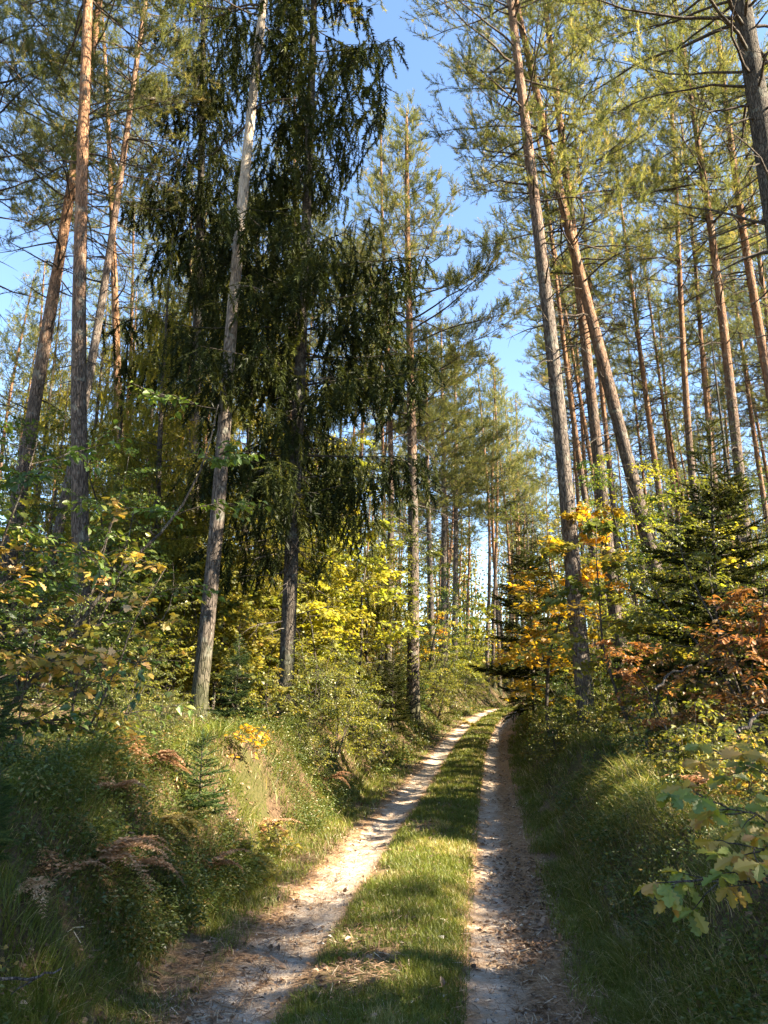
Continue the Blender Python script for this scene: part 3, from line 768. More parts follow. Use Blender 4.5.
# ------------------------------------------------------------------ broadleaf saplings and bushes
def leafy(kind, u, D, s, label, mat, cat='sapling', rz=None, name='sapling', group=None, lean=None):
    D, s = off_track(u, D, s)
    x = float(unproj(u, 697, D)[0])
    return plant_tree(name, LEAFY[kind], x, D, label, cat, group, rz=rz, s=s, needles=mat, lean_to=lean, parts=('stem', 'crown'))
LIST = [
    # left
    ('hazel', -34, 6.8, 1.2, 'dark green leafy sapling hanging in from the left edge', 'leaf_green', 'sapling'),
    ('oak', -10, 6.6, 1.0, 'orange and green oak sapling at the left edge under the dark leaves', 'leaf_mixed', 'oak sapling'),
    ('lanky', 62, 6.4, .95, 'lanky sapling with tan leaves and bare stems before the bare left pine', 'leaf_mixed', 'sapling'),
    ('lanky', 18, 6.0, .8, 'thin sapling with pale leaves beside the left edge stems', 'leaf_mixed', 'sapling'),
    ('hazel', 118, 9.4, .42, 'olive hazel bush right beside the bare left pine', 'leaf_olive', 'bush'),
    ('tall_hazel', 140, 17, .95, 'tall olive hazel filling the space between left pine and birch', 'leaf_olive', 'hazel'),
    ('tall_hazel', 30, 12, .62, 'green hazel behind the left edge saplings', 'leaf_green', 'hazel'),
    ('tall_hazel', 95, 15, .75, 'yellowish hazel behind the bare left pine', 'leaf_yellow', 'hazel'),
    ('hazel', 160, 8.4, .30, 'low olive bush before the birch foot', 'leaf_olive', 'bush'),
    ('maple_layers', 240, 15.5, .85, 'olive maple in flat layers between birch and spruce trunk', 'leaf_olive', 'maple'),
    ('maple_layers', 275, 10.6, .26, 'yellowing low maple before the black spruce trunk', 'leaf_olive', 'maple'),
    ('maple_tree', 356, 18, 1.0, 'bright yellow maple glowing beside the reddish bank pine', 'leaf_yellow', 'maple'),
    ('maple_layers', 326, 17, .95, 'yellow green maple just right of the black spruce trunk', 'leaf_yellow', 'maple'),
    ('maple_tree', 300, 19, .95, 'yellow maple behind the black spruce trunk', 'leaf_yellow', 'maple'),
    ('hazel', 335, 13, .55, 'olive yellow bush on the bank under the bright maple', 'leaf_yellow', 'bush'),
    ('bush', 306, 11, .5, 'small olive bush at the right foot of the spruce trunk', 'leaf_olive', 'bush'),
    ('bush', 358, 12.5, .9, 'green brown bush on the bank edge under the maple', 'leaf_olive', 'bush'),
    ('hazel', 436, 22, .62, 'brownish bush on the bank beside the reddish pine', 'leaf_olive', 'bush'),
    ('hazel', 452, 26, .75, 'round olive bush at the foot of the slender dark trunks', 'leaf_olive', 'bush'),
    ('tall_hazel', 425, 30, .62, 'olive hazel behind the slender dark trunks', 'leaf_yellow', 'hazel'),
    ('maple_tree', 466, 38, 1.0, 'yellow tree far along the left side of the track', 'leaf_yellow', 'maple'),
    ('hazel', 474, 40, .7, 'bright yellow green bush near the far end on the left', 'leaf_yellow', 'bush'),
    ('hazel', 482, 52, .8, 'glowing lime bush at the crest of the track', 'leaf_yellow', 'bush'),
    ('sprig', 258, 7.2, .8, 'yellow green maple sprig at the edge of the left bank', 'leaf_olive', 'sprig'),
    ('sprig', 285, 8.4, .7, 'yellow maple sprig leaning over the left rut', 'leaf_mixed', 'sprig'),
    ('sprig', 240, 8.6, .75, 'orange leaved sprig beside the small green spruce', 'leaf_gold', 'sprig'),
    ('sprig', 100, 6.2, 1.0, 'tan leaved sprig in the grass under the bare left pine', 'leaf_mixed', 'sprig'),
    ('sprig', 10, 3.9, .42, 'small green and orange sprig in the lower left corner', 'leaf_mixed', 'sprig'),
    ('tall_hazel', 16, 16, 1.05, 'tall green hazel under the orange leaning pine', 'leaf_green', 'hazel'),
    ('tall_hazel', 70, 18, 1.15, 'tall yellow green hazel behind the thin leaning trunk', 'leaf_olive', 'hazel'),
    ('tall_hazel', 118, 17.5, 1.0, 'tall olive hazel right behind the bare left pine', 'leaf_olive', 'hazel'),
    ('tall_hazel', 172, 18.5, 1.0, 'tall yellowing hazel left of the birch', 'leaf_yellow', 'hazel'),
    ('tall_hazel', 228, 18.0, .85, 'olive hazel glimpsed just right of the birch', 'leaf_olive', 'hazel'),
    ('tall_hazel', 262, 18, 1.1, 'yellow hazel between birch and black spruce trunk', 'leaf_yellow', 'hazel'),
    ('tall_hazel', 320, 22, 1.1, 'lime coloured hazel behind the boughs right of the spruce trunk', 'leaf_yellow', 'hazel'),
    ('tall_hazel', 366, 25, 1.05, 'olive hazel behind the bright yellow maple', 'leaf_olive', 'hazel'),
    ('hazel', 112, 13, .85, 'olive bush behind the foot of the bare left pine', 'leaf_olive', 'bush'),
    ('hazel', 158, 14.5, .9, 'yellow tinged bush just left of the birch foot', 'leaf_yellow', 'bush'),
    ('hazel', 246, 16, .8, 'yellow bush between the birch foot and the spruce foot', 'leaf_yellow', 'bush'),
    # right
    ('tall_hazel', 735, 13.5, .86, 'olive yellow hazel right behind the dark young spruce', 'leaf_olive', 'hazel'),
    ('tall_hazel', 680, 20, 1.0, 'yellow green hazel in the bright gap of the right stand', 'leaf_yellow', 'hazel'),
    ('tall_hazel', 604, 22, .95, 'green yellow hazel between the grey trunk and the reddish one', 'leaf_olive', 'hazel'),
    ('tall_hazel', 752, 18, 1.0, 'green hazel behind the right edge sapling', 'leaf_green', 'hazel'),
    ('maple_tree', 548, 16.5, 1.02, 'golden orange maple glowing behind the tallest grey pine', 'leaf_gold', 'maple'),
    ('maple_tree', 545, 26, 1.0, 'orange yellow maple beyond the dark roadside spruce', 'leaf_gold', 'maple'),
    ('tall_hazel', 524, 30, .75, 'olive green tree close to the track behind the dark spruce', 'leaf_olive', 'hazel'),
    ('maple_layers', 640, 11.5, .86, 'olive maple spreading flat branches in front of the grey pine', 'leaf_olive', 'maple'),
    ('maple_layers', 668, 12.5, .95, 'yellow green maple beneath the leaning dark pine', 'leaf_yellow', 'maple'),
    ('tall_hazel', 645, 17, .86, 'tall green hazel climbing about the leaning dark pine', 'leaf_green', 'hazel'),
    ('tall_hazel', 700, 16, .72, 'yellow green hazel behind the dark young spruce', 'leaf_olive', 'hazel'),
    ('tall_hazel', 775, 9.5, .62, 'yellow green sapling leaning in at the right edge', 'leaf_olive', 'sapling'),
    ('oak', 722, 9.2, .75, 'rust brown oak sapling below the dark young spruce', 'leaf_rust', 'oak sapling'),
    ('oak', 772, 8.6, .78, 'darker rust oak sapling at the right edge', 'leaf_rust', 'oak sapling'),
    ('oak', 676, 9.4, .55, 'orange tinged oak left of the rust brown one', 'leaf_rust', 'oak sapling'),
    ('hazel', 590, 21, .9, 'green bush behind the foot of the reddish right pine', 'leaf_green', 'bush'),
    ('bush', 556, 13.6, .75, 'low dark olive bush on the bank before the grey pine', 'leaf_olive', 'bush'),
    ('bush', 612, 10.4, .5, 'low green bush in the grass left of the pale stems', 'leaf_green', 'bush'),
    ('oak_low', 640, 9.0, .62, 'low oak with green and yellow leaves on the grassy right bank', 'leaf_mixed', 'oak sapling'),
    ('oak_low', 690, 7.6, .68, 'low bushy oak with pale upturned leaves in the middle of the right bank', 'leaf_olive', 'oak sapling'),
    ('oak_low', 738, 6.8, .66, 'low oak with tan leaves right of the bushy pale one', 'leaf_mixed', 'oak sapling'),
    ('oak_low', 785, 6.2, .7, 'low olive oak against the right edge', 'leaf_olive', 'oak sapling'),
    ('oak_low', 655, 10.0, .75, 'small green oak behind the low ones on the right bank', 'leaf_green', 'oak sapling'),
    ('oak_low', 715, 8.4, .75, 'small olive oak under the rust brown sapling', 'leaf_olive', 'oak sapling'),
    ('hazel', 520, 44, .8, 'olive bush beside the far part of the track on the right', 'leaf_olive', 'bush'),
    ('hazel', 512, 60, .9, 'pale bush near the crest of the track on the right', 'leaf_green', 'bush'),
]
for i, (k, u, D, s_, lab, mt, ct) in enumerate(LIST):
    nm = {'maple': 'maple_tree', 'hazel': 'hazel_tree', 'bush': 'bush', 'oak sapling': 'oak_sapling', 'sapling': 'sapling', 'sprig': 'maple_sprig'}[ct]
    leafy(k, u, D, s_, lab, mt, ct, rz=i * 1.9, name=nm)
r = np.random.default_rng(81)
for side, lab, grp, n in ((-1, 'understorey hazel among the pines left of the track', 'understorey bushes on the left', 100), (1, 'understorey hazel among the pines right of the track', 'understorey bushes on the right', 80)):
    c = 0
    while c < n:
        y = r.uniform(15, 75); t = r.uniform(2.6 if y > 30 else 4.5, 32); x = float(road_x(y)) + side * t
        if abs(x) > .55 * y + 2: continue
        k = ['tall_hazel', 'hazel', 'maple_layers', 'maple_tree'][r.integers(4)]
        leafy_mat = ['leaf_yellow', 'leaf_olive', 'leaf_green', 'leaf_gold', 'leaf_olive', 'leaf_yellow'][r.integers(6)]
        plant_tree('hazel_tree', LEAFY[k], x, y, lab, 'hazel', grp, rz=r.uniform(0, 6.28), s=r.uniform(.6, 1.05), needles=leafy_mat, parts=('stem', 'crown')); c += 1
for i in range(12):
    y = r.uniform(86, 110); x = float(road_x(y)) + r.uniform(-7, 7)
    plant_tree('hazel_tree', LEAFY[['tall_hazel', 'maple_tree'][i % 2]], x, y, 'leafy tree closing the view at the end of the track', 'hazel', 'leafy trees at the end of the track', rz=i, s=r.uniform(.7, 1.0), needles=['leaf_yellow', 'leaf_olive', 'leaf_green'][i % 3], parts=('stem', 'crown'))

for i, (x, y, k, s_) in enumerate([(7.6, 8.0, 'tall_hazel', .9), (8.6, 3.1, 'tall_hazel', .95), (9.5, 11.0, 'tall_hazel', .9), (11, 6.5, 'tall_hazel', 1.0), (10.5, 15.0, 'tall_hazel', .9), (12.5, 19.0, 'tall_hazel', .9)]):  # hazels added out of view to throw shade on the track
    plant_tree('hazel_tree', LEAFY[k], x, y, 'off-frame hazel tree added beyond the right edge to shade the track', 'hazel', 'added shade hazels beyond the right edge', rz=i * 2.3, s=s_, parts=('stem', 'crown'))

for (x, y, s_) in [(11.0, .6, 1.25), (14.5, -2.4, 1.3)]:  # spruces added out of view to darken the left bank
    plant_tree('spruce_tree', SPRUCES['light'], x, y, 'off-frame spruce added beyond the right edge to shade the left bank', 'spruce', 'added shade spruces beyond the right edge', s=s_, needles='spruce_needles', rz=x)
r = np.random.default_rng(83)
for i in range(30):
    side = -1 if i < 20 else 1
    y = 13.5 + (i % 20 if side < 0 else i - 20) * (1.7 if side < 0 else 3.2) + r.uniform(-.6, .6); t = side * r.uniform(2.3, 3.4); x = float(road_x(y)) + t
    plant_tree('bush', LEAFY[('bush', 'hazel', 'bush')[i % 3]], x, y, 'low bush on the bank edge along the farther track, ' + ('left side' if side < 0 else 'right side'), 'bush', 'low bushes along the ' + ('left' if side < 0 else 'right') + ' bank', rz=i * 1.3,
               s=(.5 if i % 3 == 1 else .85) * r.uniform(.8, 1.2), needles=('leaf_olive', 'leaf_olive', 'leaf_yellow', 'leaf_green')[r.integers(4)], parts=('stem', 'crown'))

# far wood that closes the view behind the last single trees
def far_wood():
    r = np.random.default_rng(99); mb = MB(); P = []; A = []
    for i in range(230):
        y = r.uniform(98, 150); x = float(road_x(y)) * .7 + r.uniform(-85, 85)
        z = float(ground_z(x, y)); H = r.uniform(17, 23)
        mb.tube([(x, y, z - .5), (x + r.normal() * .3, y, z + H * .5), (x + r.normal() * .6, y, z + H)], [.2, .14, .04], 5, 1)
        for k in range(46):
            h = r.uniform(.45, 1.0); ra = 2.6 * (1.05 - h) + .6
            c = np.array([x + r.normal() * ra * .6, y + r.normal() * ra * .6, z + H * h])
            P += list(c + r.normal(size=(5, 3)) * .4)
        for k in range(100):
            c = np.array([x + r.normal() * 2.6, y + r.normal() * 2.0, z + abs(r.normal()) * 4.5])
            P += list(c + r.normal(size=(5, 3)) * .4)
    P = np.array(P); n = len(P)
    mb.inst(SMALL[0], SMALL[1], P, r.normal(size=(n, 3)), r.normal(size=(n, 3)), r.uniform(.3, .65, n), np.clip(.55 + .25 * r.normal(size=n), 0, 1), 0)
    tag(link('distant_woods', mb.mesh('distant_woods', [M['leaf_olive'], M['pine_bark']])), 'far mass of the forest closing the view behind the single trees', 'woods', kind='stuff')
far_wood()

# ------------------------------------------------------------------ oak boughs at the right edge
def oak_bough(seed, u0, v0, u1, v1, D, label, n=9, mat='leaf_oak'):
    rr = np.random.default_rng(seed)
    a = unproj(u0, v0, D); b = unproj(u1, v1, D)
    g = np.array([a[0] + .15, a[1] + .1, float(ground_z(a[0] + .15, a[1] + .1)) - .05])
    mb = MB(); cr = MB(); P = []; A = []; N = []; S = []; T = []
    k = 10
    q = np.linspace(0, 1, k)[:, None]
    mid = a + np.array([.0, 0, .08])
    line = (1 - q)**2 * g + 2 * (1 - q) * q * mid + q**2 * b + rr.normal(size=(k, 3)) * .012
    line -= g
    mb.tube(line, np.linspace(.011, .002, k), 6, 0)
    for i in range(n):
        w_ = .42 + .58 * (i + .5) / n; j = min(k - 2, int(w_ * (k - 1))); p = line[j] + (line[j + 1] - line[j]) * (w_ * (k - 1) - j)
        d = unit(line[j + 1] - line[j]) * .7 + rr.normal(size=3) * np.array([.5, .5, .35])
        c = curve(p, d, rr.uniform(.10, .24), 4, .2, .3, rr)
        mb.tube(c, np.linspace(.004, .0015, 5), 4, 0)
        m_ = rr.integers(6, 10); bt = rr.random()
        for e in range(m_):
            ph = e * 2.4 + rr.random(); ld = unit(c[-1] - c[0])
            P.append(c[-1] - ld * .03 * (e // 3) * rr.random()); A.append(ld * .4 + np.array([math.cos(ph), math.sin(ph), rr.uniform(-.8, .1)]))
            N.append(np.array([0, -.7, .8]) + rr.normal(size=3) * .5); S.append(rr.uniform(.055, .105)); T.append(np.clip(.05 + .5 * bt + .4 * rr.random(), 0, 1))
    cr.inst(OAK[0], OAK[1], P, A, N, S, T, 0)
    root = bpy.data.objects.new('oak_sapling', None); col.objects.link(root); root.location = g; root.empty_display_size = .2
    tag(root, label, 'oak sapling')
    link('stem', mb.mesh('oak_stem', [M['twig_bark']]), root); link('crown', cr.mesh('oak_leaves', [M[mat]]), root)
oak_bough(91, 815, 905, 668, 880, 3.5, 'near oak shoot reaching left low over the right bank grass', 12)
oak_bough(92, 830, 850, 700, 800, 3.7, 'near oak shoot with yellow and tan leaves at the right edge', 14)
oak_bough(93, 840, 800, 718, 752, 4.0, 'near oak shoot with orange leaves, upper one at the right edge', 13)
oak_bough(94, 860, 880, 735, 842, 3.3, 'near oak shoot with large green and orange leaves in the right corner', 11)

# ------------------------------------------------------------------ bracken
def bracken(seed, n=7, L=.62):
    rr = np.random.default_rng(seed); st = MB(); P = []; A = []; N = []; S = []; T = []
    for i in range(n):
        ph = i * 6.283 / n + rr.normal() * .4
        c = curve([0, 0, -.03], [math.cos(ph) * .8, math.sin(ph) * .8, rr.uniform(.5, 1.2)], L * rr.uniform(.6, 1.2), 10, 1.9, .35, rr)
        st.tube(c, np.linspace(.004, .001, 11), 3, 0, rr.random())
        bt = rr.random()
        for j in range(3, 11):
            for s_ in (-1, 1):
                for half in (0, .5):
                    p = c[j - 1] + (c[j] - c[j - 1]) * half
                    bd = unit(c[j] - c[j - 1]); sd_ = unit(np.cross(bd, [0, 0, 1])) * s_
                    pl = L * .30 * (1 - (j + half) / 12.5)
                    pd = unit(sd_ + bd * .45 + np.array([0, 0, rr.normal() * .2 - .15]))
                    for e in range(5):
                        q = p + pd * pl * (e + .5) / 5
                        for s2 in (-1, 1):
                            P.append(q); A.append(pd * .5 + s2 * unit(np.cross(pd, [0, 0, 1])) + rr.normal(size=3) * .2); N.append(np.array([0, 0, 1]) + rr.normal(size=3) * .4)
                            S.append(pl * .44 * (1.1 - e / 6)); T.append(np.clip(.6 * bt + .4 * rr.random(), 0, 1))
    st.inst(SMALL[0], SMALL[1], P, A, N, S, T, 0)
    return st.mesh('bracken', [M['fern_brown']])
FERNS = [bracken(1), bracken(2, 9, .7), bracken(3, 5, .5)]
for i, (u, v, D, k, s_, mt, lab) in enumerate([
    (96, 840, 5.2, 1, .75, 'fern_brown', 'collapsed rust brown bracken on the left bank'),
    (140, 850, 5.3, 0, .7, 'fern_brown', 'dry tan bracken right of the collapsed rust one'),
    (52, 860, 4.9, 2, .8, 'fern_brown', 'small brown bracken left of the collapsed rust one'),
    (160, 812, 6.2, 0, .6, 'fern_yellow', 'upright yellow bracken in the left bank grass'),
    (182, 808, 6.6, 2, .8, 'fern_yellow', 'small golden bracken beside the upright yellow one'),
    (115, 770, 6.6, 0, .6, 'fern_brown', 'pale curled bracken above the grassy left bank'),
    (255, 845, 6.6, 1, .55, 'fern_yellow', 'golden brown bracken overhanging the left rut'),
    (268, 815, 7.0, 0, .6, 'fern_brown', 'brown bracken behind the overhanging golden one'),
    (210, 850, 6.0, 2, .9, 'fern_brown', 'withered bracken on the bank edge by the left verge'),
    (150, 740, 8.4, 1, .8, 'fern_brown', 'tan bracken at the left of the birch foot'),
    (170, 690, 9.5, 1, 1.0, 'fern_yellow', 'straw coloured bracken under the hazel by the birch'),
    (330, 770, 9.5, 1, .6, 'fern_brown', 'brown bracken on the bank under the yellow maple'),
    (366, 735, 12.5, 1, .7, 'fern_yellow', 'yellowish bracken at the bank edge before the reddish pine'),
    (470, 700, 24, 1, 1.0, 'fern_yellow', 'pale bracken by the far left bank'),
    (545, 735, 11, 0, .6, 'fern_yellow', 'yellow bracken on top of the right bank beside the track'),
    (700, 770, 7.0, 0, .7, 'fern_brown', 'brown bracken among the low oaks')]):
    for D in np.arange(3.0, 30, .05):      # where the sight line meets the ground
        p = unproj(u, v, D); x = float(p[0])
        if p[2] < float(ground_z(x, D)) + .22: break
    s_ *= .95
    o = link('bracken_fern', FERNS[k]); o.location = (x, D, float(ground_z(x, D)) + .09); o.rotation_euler = (0, 0, i * 1.7); o.scale = (s_, s_, s_)
    set_mat(o, 0, mt); tag(o, lab, 'fern', 'bracken ferns')

# ------------------------------------------------------------------ grass, undergrowth, litter
BL = np.array([(-.5, 0, 0), (.5, 0, 0), (-.42, .38, 0), (.42, .38, 0), (-.26, .72, 0), (.26, .72, 0), (0, 1, 0)], float)
def blades(mb, x, y, z, h, wd, bend, ang, tint):
    """curved grass blades: h height, wd width, bend 0..1.3, ang direction of bend"""
    N = len(x)
    if not N: return
    q = np.array([0, 0, .36, .36, .70, .70, 1.0]); sdv = np.array([-.5, .5, -.42, .42, -.27, .27, 0])
    th = bend[:, None] * q[None]
    out = h[:, None] * q * np.sin(th * .9); up = h[:, None] * q * np.cos(th * .75)
    ca, sa = np.cos(ang)[:, None], np.sin(ang)[:, None]
    tw = rng.normal(size=N)[:, None] * .8
    wx = -np.sin(ang[:, None] + tw) * sdv[None] * wd[:, None]; wy = np.cos(ang[:, None] + tw) * sdv[None] * wd[:, None]
    V = np.stack([x[:, None] + out * ca + wx, y[:, None] + out * sa + wy, z[:, None] + up], -1)
    i = (np.arange(N) * 7)[:, None]
    f4 = np.concatenate([i + np.array([[0, 1, 3, 2]]), i + np.array([[2, 3, 5, 4]])]); f3 = i + np.array([[4, 5, 6]])
    mb.add(V.reshape(-1, 3), f3, f4, np.repeat(np.clip(tint, 0, 1), 7), 0, True)
def sample_strip(n, t0, t1, y0, y1, p=2.0):
    """points thicker near the camera"""
    u = rng.random(n); y = (y0**(1 - p) + u * (y1**(1 - p) - y0**(1 - p)))**(1 / (1 - p)) if p != 1 else y0 * (y1 / y0)**u
    t = t0 + rng.random(n) * (t1 - t0)
    return t, y
def in_view(x, y, m=.5):
    return (np.abs(x) < .5 * y * 1.04 + m)
g = MB()
# centre strip: short, thicker on its right half
t, y = sample_strip(140000, -.50, .48, 2.6, 60, 1.75)
x = road_x(y) + t
dn = fbm(x * 2.2, y * 1.4) + .25 * (t + .05)
k = (rng.random(len(t)) < sstep(.20, .46, dn) * (1 - .85 * sstep(.36, .50, np.abs(t + .02 + .12 * (fbm(y * 1.1, x * 0) - .5))))) & in_view(x, y)
t, x, y = t[k], x[k], y[k]; N = len(x)
green = .42 + .16 * rng.normal(size=N) + .28 * (fbm(x * 3 + 4, y * 2) < .42)
blades(g, x, y, height(t, y) - .005, rng.uniform(.03, .085, N) * (1 + y * .008), np.maximum(.0035, y * .0007), rng.uniform(.2, 1.3, N), rng.random(N) * 6.28, green)
# verges: thin
for t0, t1 in ((-1.65, -.98), (1.02, 1.4)):
    t, y = sample_strip(60000, t0, t1, 2.6, 60, 1.75); x = road_x(y) + t
    k = (rng.random(len(t)) < sstep(.34, .54, fbm(x * 2.5, y * 1.8)) * sstep(abs(t0) if t0 > 0 else 1.0, 1.45, np.abs(t)) ** .5) & in_view(x, y)
    t, x, y = t[k], x[k], y[k]; N = len(x)
    blades(g, x, y, height(t, y) - .005, rng.uniform(.04, .12, N), np.maximum(.0035, y * .0007), rng.uniform(.3, 1.3, N), rng.random(N) * 6.28, .5 + .2 * rng.normal(size=N))
tag(link('grass', g.mesh('grass', [M['grass']])), 'short grass of the centre strip and verges', 'grass', kind='stuff')
# banks: long arching grass in tussocks
g = MB()
for sgn, t0, t1, n, lo in ((1, 1.30, 7.5, 300000, .34), (-1, 1.40, 6.5, 210000, .38)):
    t, y = sample_strip(n, t0, t1, 2.2, 42, 1.6); t = sgn * (t0 + (np.abs(t) - t0)**1.0)
    x = road_x(y) + t
    tus = vnoise(x * 3.3, y * 3.3); big = fbm(x * .8 + 7, y * .8)
    fade = 1 - sstep(3.4 if sgn > 0 else 2.5, 7.0 if sgn > 0 else 5.0, np.abs(t))
    k = (rng.random(len(t)) < (.35 + .65 * sstep(.25, .7, tus)) * fade * sstep(lo - .12, lo + .05, big)) & in_view(x, y, .8)
    t, x, y, tus = t[k], x[k], y[k], tus[k]; N = len(x)
    h = (.08 + .19 * tus) * rng.uniform(.55, 1.25, N) * (1 if sgn > 0 else 1.1)
    # blades lean downhill and away from their tussock's heart
    gx = (vnoise((x + .05) * 3.3, y * 3.3) - tus); gy = (vnoise(x * 3.3, (y + .05) * 3.3) - tus)
    down = np.where(np.abs(t) < 2.3, 1.0, .25) * (-sgn)
    ang = np.arctan2(-gy * 6 + rng.normal(size=N) * 1.1, -gx * 6 + down + rng.normal(size=N) * 1.1)
    tint = .44 + (.10 if sgn > 0 else -.03) + .18 * rng.normal(size=N) + .38 * (rng.random(N) < .13) + .15 * (fbm(x * 1.5, y * 1.5 + 50) - .5)
    blades(g, x, y, height(t, y) - .01, h, np.maximum(.0038, y * .00075), rng.uniform(.5, 2.0, N), ang, tint)
tag(link('grass', g.mesh('bank_grass', [M['grass']])), 'long tousled grass on the banks', 'grass', kind='stuff')
# low leafy ground cover of the forest floor: little domed plants, smaller leaves and more of them close by
g = MB()
for sgn, n, t0, w0 in ((1, 9000, 1.55, .6), (-1, 19000, 1.45, .95)):
    t, y = sample_strip(n, t0, 24, 3.0, 60, 1.35); t = sgn * (t0 + (t - t0) * ((t - t0) / 22)**.9)
    x = road_x(y) + t
    k = (rng.random(len(t)) < sstep(.34, .56, fbm(x * .7 + 20, y * .7)) * np.where(np.abs(t) < 4, w0, 1.0)) & in_view(x, y, 1)
    t, x, y = t[k], x[k], y[k]; N = len(x)
    near = y < 14
    for sel, cl, lo, hi in ((near, 46, .018, .034), (~near, 16, .04, .07)):
        m = int(sel.sum()); 
        if not m: continue
        ph = rng.random(m * cl) * 6.283; rr_ = np.sqrt(rng.random(m * cl)); R0 = np.repeat(rng.uniform(.07, .19, m), cl) * (1 if cl > 20 else 1.5); H0 = np.repeat(rng.uniform(.09, .30, m), cl) * (1 if cl > 20 else 1.3)
        X = np.repeat(x[sel], cl) + R0 * rr_ * np.cos(ph); Y = np.repeat(y[sel], cl) + R0 * rr_ * np.sin(ph)
        Z = np.repeat(height(t[sel], y[sel]), cl) + H0 * (1 - .6 * rr_**2) * rng.uniform(.45, 1.05, m * cl)
        a = np.stack([np.cos(ph) + rng.normal(size=m * cl) * .5, np.sin(ph) + rng.normal(size=m * cl) * .5, rng.normal(size=m * cl) * .4], -1); nn = rng.normal(size=(m * cl, 3)) * .5 + np.array([0, 0, 1])
        tn = np.repeat(.42 + .2 * rng.normal(size=m), cl) + .16 * rng.normal(size=m * cl)
        g.inst(SMALL[0], SMALL[1], np.stack([X, Y, Z], -1), a, nn, rng.uniform(lo, hi, m * cl) * (1 + .012 * Y), np.clip(tn, 0, 1))
tag(link('undergrowth', g.mesh('undergrowth', [M['bilberry']])), 'knee deep bilberry and leafy ground cover under the trees', 'undergrowth', kind='stuff')
# fallen leaves and bits
g = MB()
t, y = sample_strip(52000, -1.9, 1.7, 2.6, 45, 1.8); x = road_x(y) + t
wgt = .10 + .75 * np.exp(-((t - .95) / .28)**2) + .45 * np.exp(-((t + 1.25) / .25)**2) + .22 * (np.abs(t) < .45)
k = (rng.random(len(t)) < wgt * sstep(.3, .6, fbm(x * 1.8 + 3, y * 1.2))) & in_view(x, y)
t, x, y = t[k], x[k], y[k]
t2, y2 = sample_strip(60000, 1.5, 14, 3.2, 40, 1.6); t2 = t2 * np.where(rng.random(len(t2)) < .5, 1, -1); x2 = road_x(y2) + t2
k = in_view(x2, y2, 1); t = np.concatenate([t, t2[k]]); x = np.concatenate([x, x2[k]]); y = np.concatenate([y, y2[k]])
N = len(x); a = rng.normal(size=(N, 3)) * np.array([1, 1, .25]); nn = rng.normal(size=(N, 3)) * .35 + np.array([0, 0, 1])
g.inst(OVATE[0], OVATE[1], np.stack([x, y, height(t, y) + .008 + .012 * rng.random(N)], -1), a, nn, rng.uniform(.018, .055, N) * (1 + y * .012), np.clip(.45 + .25 * rng.normal(size=N), 0, 1))
# needles and straw
t, y = sample_strip(42000, -1.7, 1.5, 2.6, 16, 1.9); x = road_x(y) + t
k = in_view(x, y) & (rng.random(len(t)) < .25 + .75 * (np.abs(np.abs(t) - 1.0) < .3) + .5 * (np.abs(t + .12) < .25)); t, x, y = t[k], x[k], y[k]; N = len(x)
ST = (np.array([(-.5, -.03, 0), (.5, -.02, .02), (.5, .02, .02), (-.5, .03, 0)], float), np.array([[0, 1, 2], [0, 2, 3]]))
g.inst(ST[0], ST[1], np.stack([x, y, height(t, y) + .006 + .02 * rng.random(N)], -1), rng.normal(size=(N, 3)) * np.array([1, 1, .15]), np.array([0, 0, 1.]) + rng.normal(size=(N, 3)) * .3, rng.uniform(.04, .11, N), np.clip(.6 + .22 * rng.normal(size=N), 0, 1))
tag(link('leaf_litter', g.mesh('leaf_litter', [M['litter']])), 'brown fallen leaves, straw and needles strewn over track and forest floor', 'leaf litter', kind='stuff')

# small stones in the ruts
g = MB()
t, y = sample_strip(2600, -1.25, 1.25, 2.6, 26, 1.8); x = road_x(y) + t
k = in_view(x, y) & (rng.random(len(t)) < .12 + .8 * (np.abs(np.abs(t) - .78) < .26)); t, x, y = t[k], x[k], y[k]; N = len(x)
OCT = (np.array([(.5, .1, 0), (-.5, 0, .05), (0, .42, 0), (.1, -.40, 0), (0, 0, .34), (0, 0, -.3)], float), np.array([[0, 2, 4], [2, 1, 4], [1, 3, 4], [3, 0, 4], [2, 0, 5], [1, 2, 5], [3, 1, 5], [0, 3, 5]]))
g.inst(OCT[0], OCT[1], np.stack([x, y, height(t, y) + .002], -1), rng.normal(size=(N, 3)) * np.array([1, 1, .2]), np.array([0, 0, 1.]) + rng.normal(size=(N, 3)) * .3, rng.uniform(.008, .032, N)**1.0, np.clip(.5 + .3 * rng.normal(size=N), 0, 1), 0, True)
M['stone'] = leaf_mat('stone', [(0, (.12, .10, .085)), (.6, (.30, .26, .22)), (1, (.48, .44, .39))], 0.0)
tag(link('gravel', g.mesh('gravel', [M['stone']])), 'small stones and grit in the wheel ruts', 'gravel', kind='stuff')

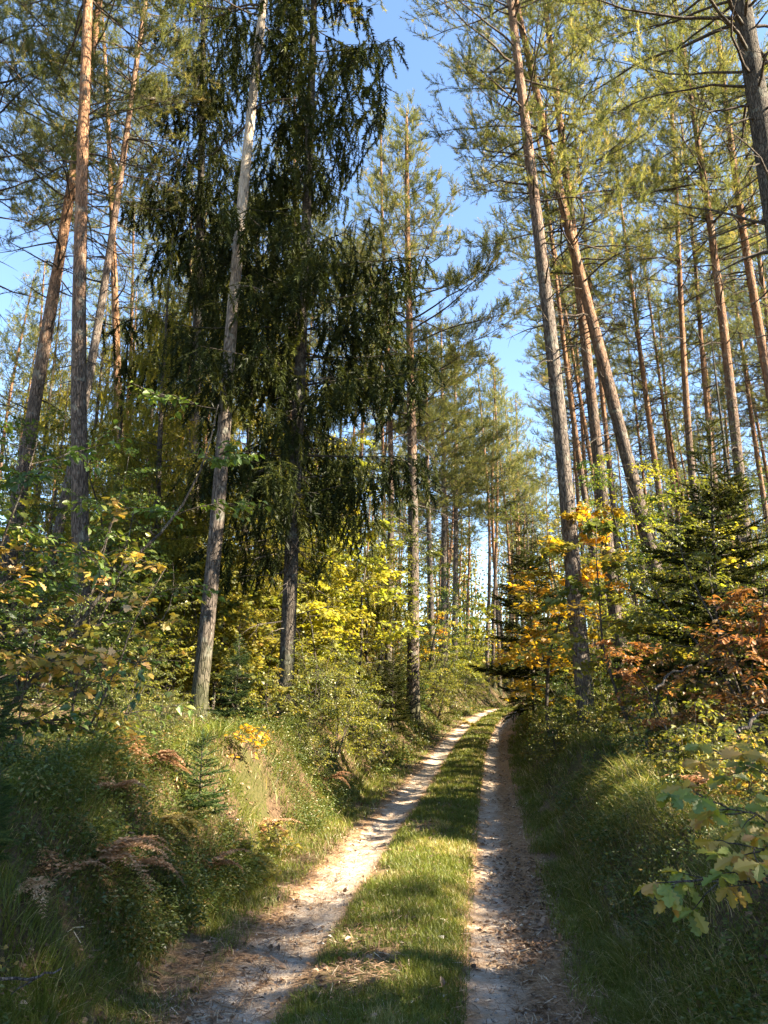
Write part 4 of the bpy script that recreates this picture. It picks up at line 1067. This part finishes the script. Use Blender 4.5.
# pale leaves lying on the track that one can pick out
g = MB(); g.inst(OVATE[0], OVATE[1], [(-.5, 0, 0)], [(1, 0, 0)], [(0, 0, 1)], 1.0, .3); leafm = g.mesh('fallen_leaf', [M['pale_leaf']])
for i, (u, v, s_, mt, lab) in enumerate([
    (445, 922, .075, 'pale_leaf', 'whitish leaf lying beside the right rut, upper of a close pair'),
    (440, 938, .085, 'pale_leaf', 'whitish curled leaf beside the right rut, lower of a close pair'),
    (349, 939, .06, 'pale_leaf', 'small pale leaf on the dry grass in the middle of the strip'),
    (331, 938, .05, 'pale_leaf', 'tiny pale leaf just left of the one on the dry grass'),
    (370, 982, .10, 'litter', 'large tan leaf lying on straw near the bottom of the centre strip'),
    (445, 997, .05, 'pale_leaf', 'tiny white leaf in the green grass at the bottom'),
    (158, 975, .08, 'litter', 'round tan leaf on the left verge'),
    (148, 970, .06, 'litter', 'smaller tan leaf touching the round one on the left verge'),
    (192, 988, .09, 'litter', 'tan leaf at the very edge of the left rut'),
    (163, 948, .05, 'pale_leaf', 'pale leaf on the left verge above the tan pair'),
    (363, 804, .16, 'litter', 'dark brown curled leaf clump on the verge left of the rut'),
    (413, 1003, .05, 'pale_leaf', 'small white leaf in grass left of the bottom one')]):
    D = 4.0
    for _ in range(20):
        p = unproj(u, v, D); zg = float(ground_z(p[0], D)) + .02
        d = unproj(u, v, 1.0) - np.array([0, 0, CAM_H]); D = D * .5 + .5 * (zg - CAM_H) / d[2]
    p = unproj(u, v, D)
    o = link('fallen_leaf', leafm); o.location = (p[0], D, float(ground_z(p[0], D)) + .03); o.rotation_euler = (.3 * math.sin(i * 3), .3 * math.cos(i * 2), i * 2.1); o.scale = (s_,) * 3
    set_mat(o, 0, mt); tag(o, lab, 'leaf', 'single leaves on the track')

# fallen sticks
def stick(pts, r0, label, forks=()):
    pts = np.array(pts); g0 = pts[0].copy(); mb = MB()
    q = np.linspace(0, 1, 9); P = np.stack([np.interp(q, np.linspace(0, 1, len(pts)), pts[:, i]) for i in range(3)], -1) - g0
    P[1:-1] += np.random.default_rng(len(label)).normal(size=(7, 3)) * r0 * .8
    mb.tube(P, np.linspace(r0, r0 * .45, 9), 6, 0)
    for (i, d, L) in forks: mb.tube(curve(P[i], d, L, 4, .1, .3, np.random.default_rng(i)), np.linspace(r0 * .6, r0 * .25, 5), 5, 0)
    o = link('fallen_branch', mb.mesh('fallen_branch', [M['dead_bark']])); o.location = g0
    tag(o, label, 'branch')
stick([unproj(-30, 974, 3.6), unproj(30, 980, 3.65), unproj(62, 968, 3.7)], .008, 'forked pale dead twig lying in the lower left grass', [(5, (-.6, -.2, -.3), .12)])
stick([unproj(655, 690, 8.2), unproj(668, 674, 8.2), unproj(692, 665, 8.1)], .018, 'pale bent dead branch under the rust brown oak')
stick([unproj(738, 732, 5.6), unproj(755, 716, 5.6), unproj(780, 704, 5.6)], .018, 'dark dead branch slanting up at the right edge')
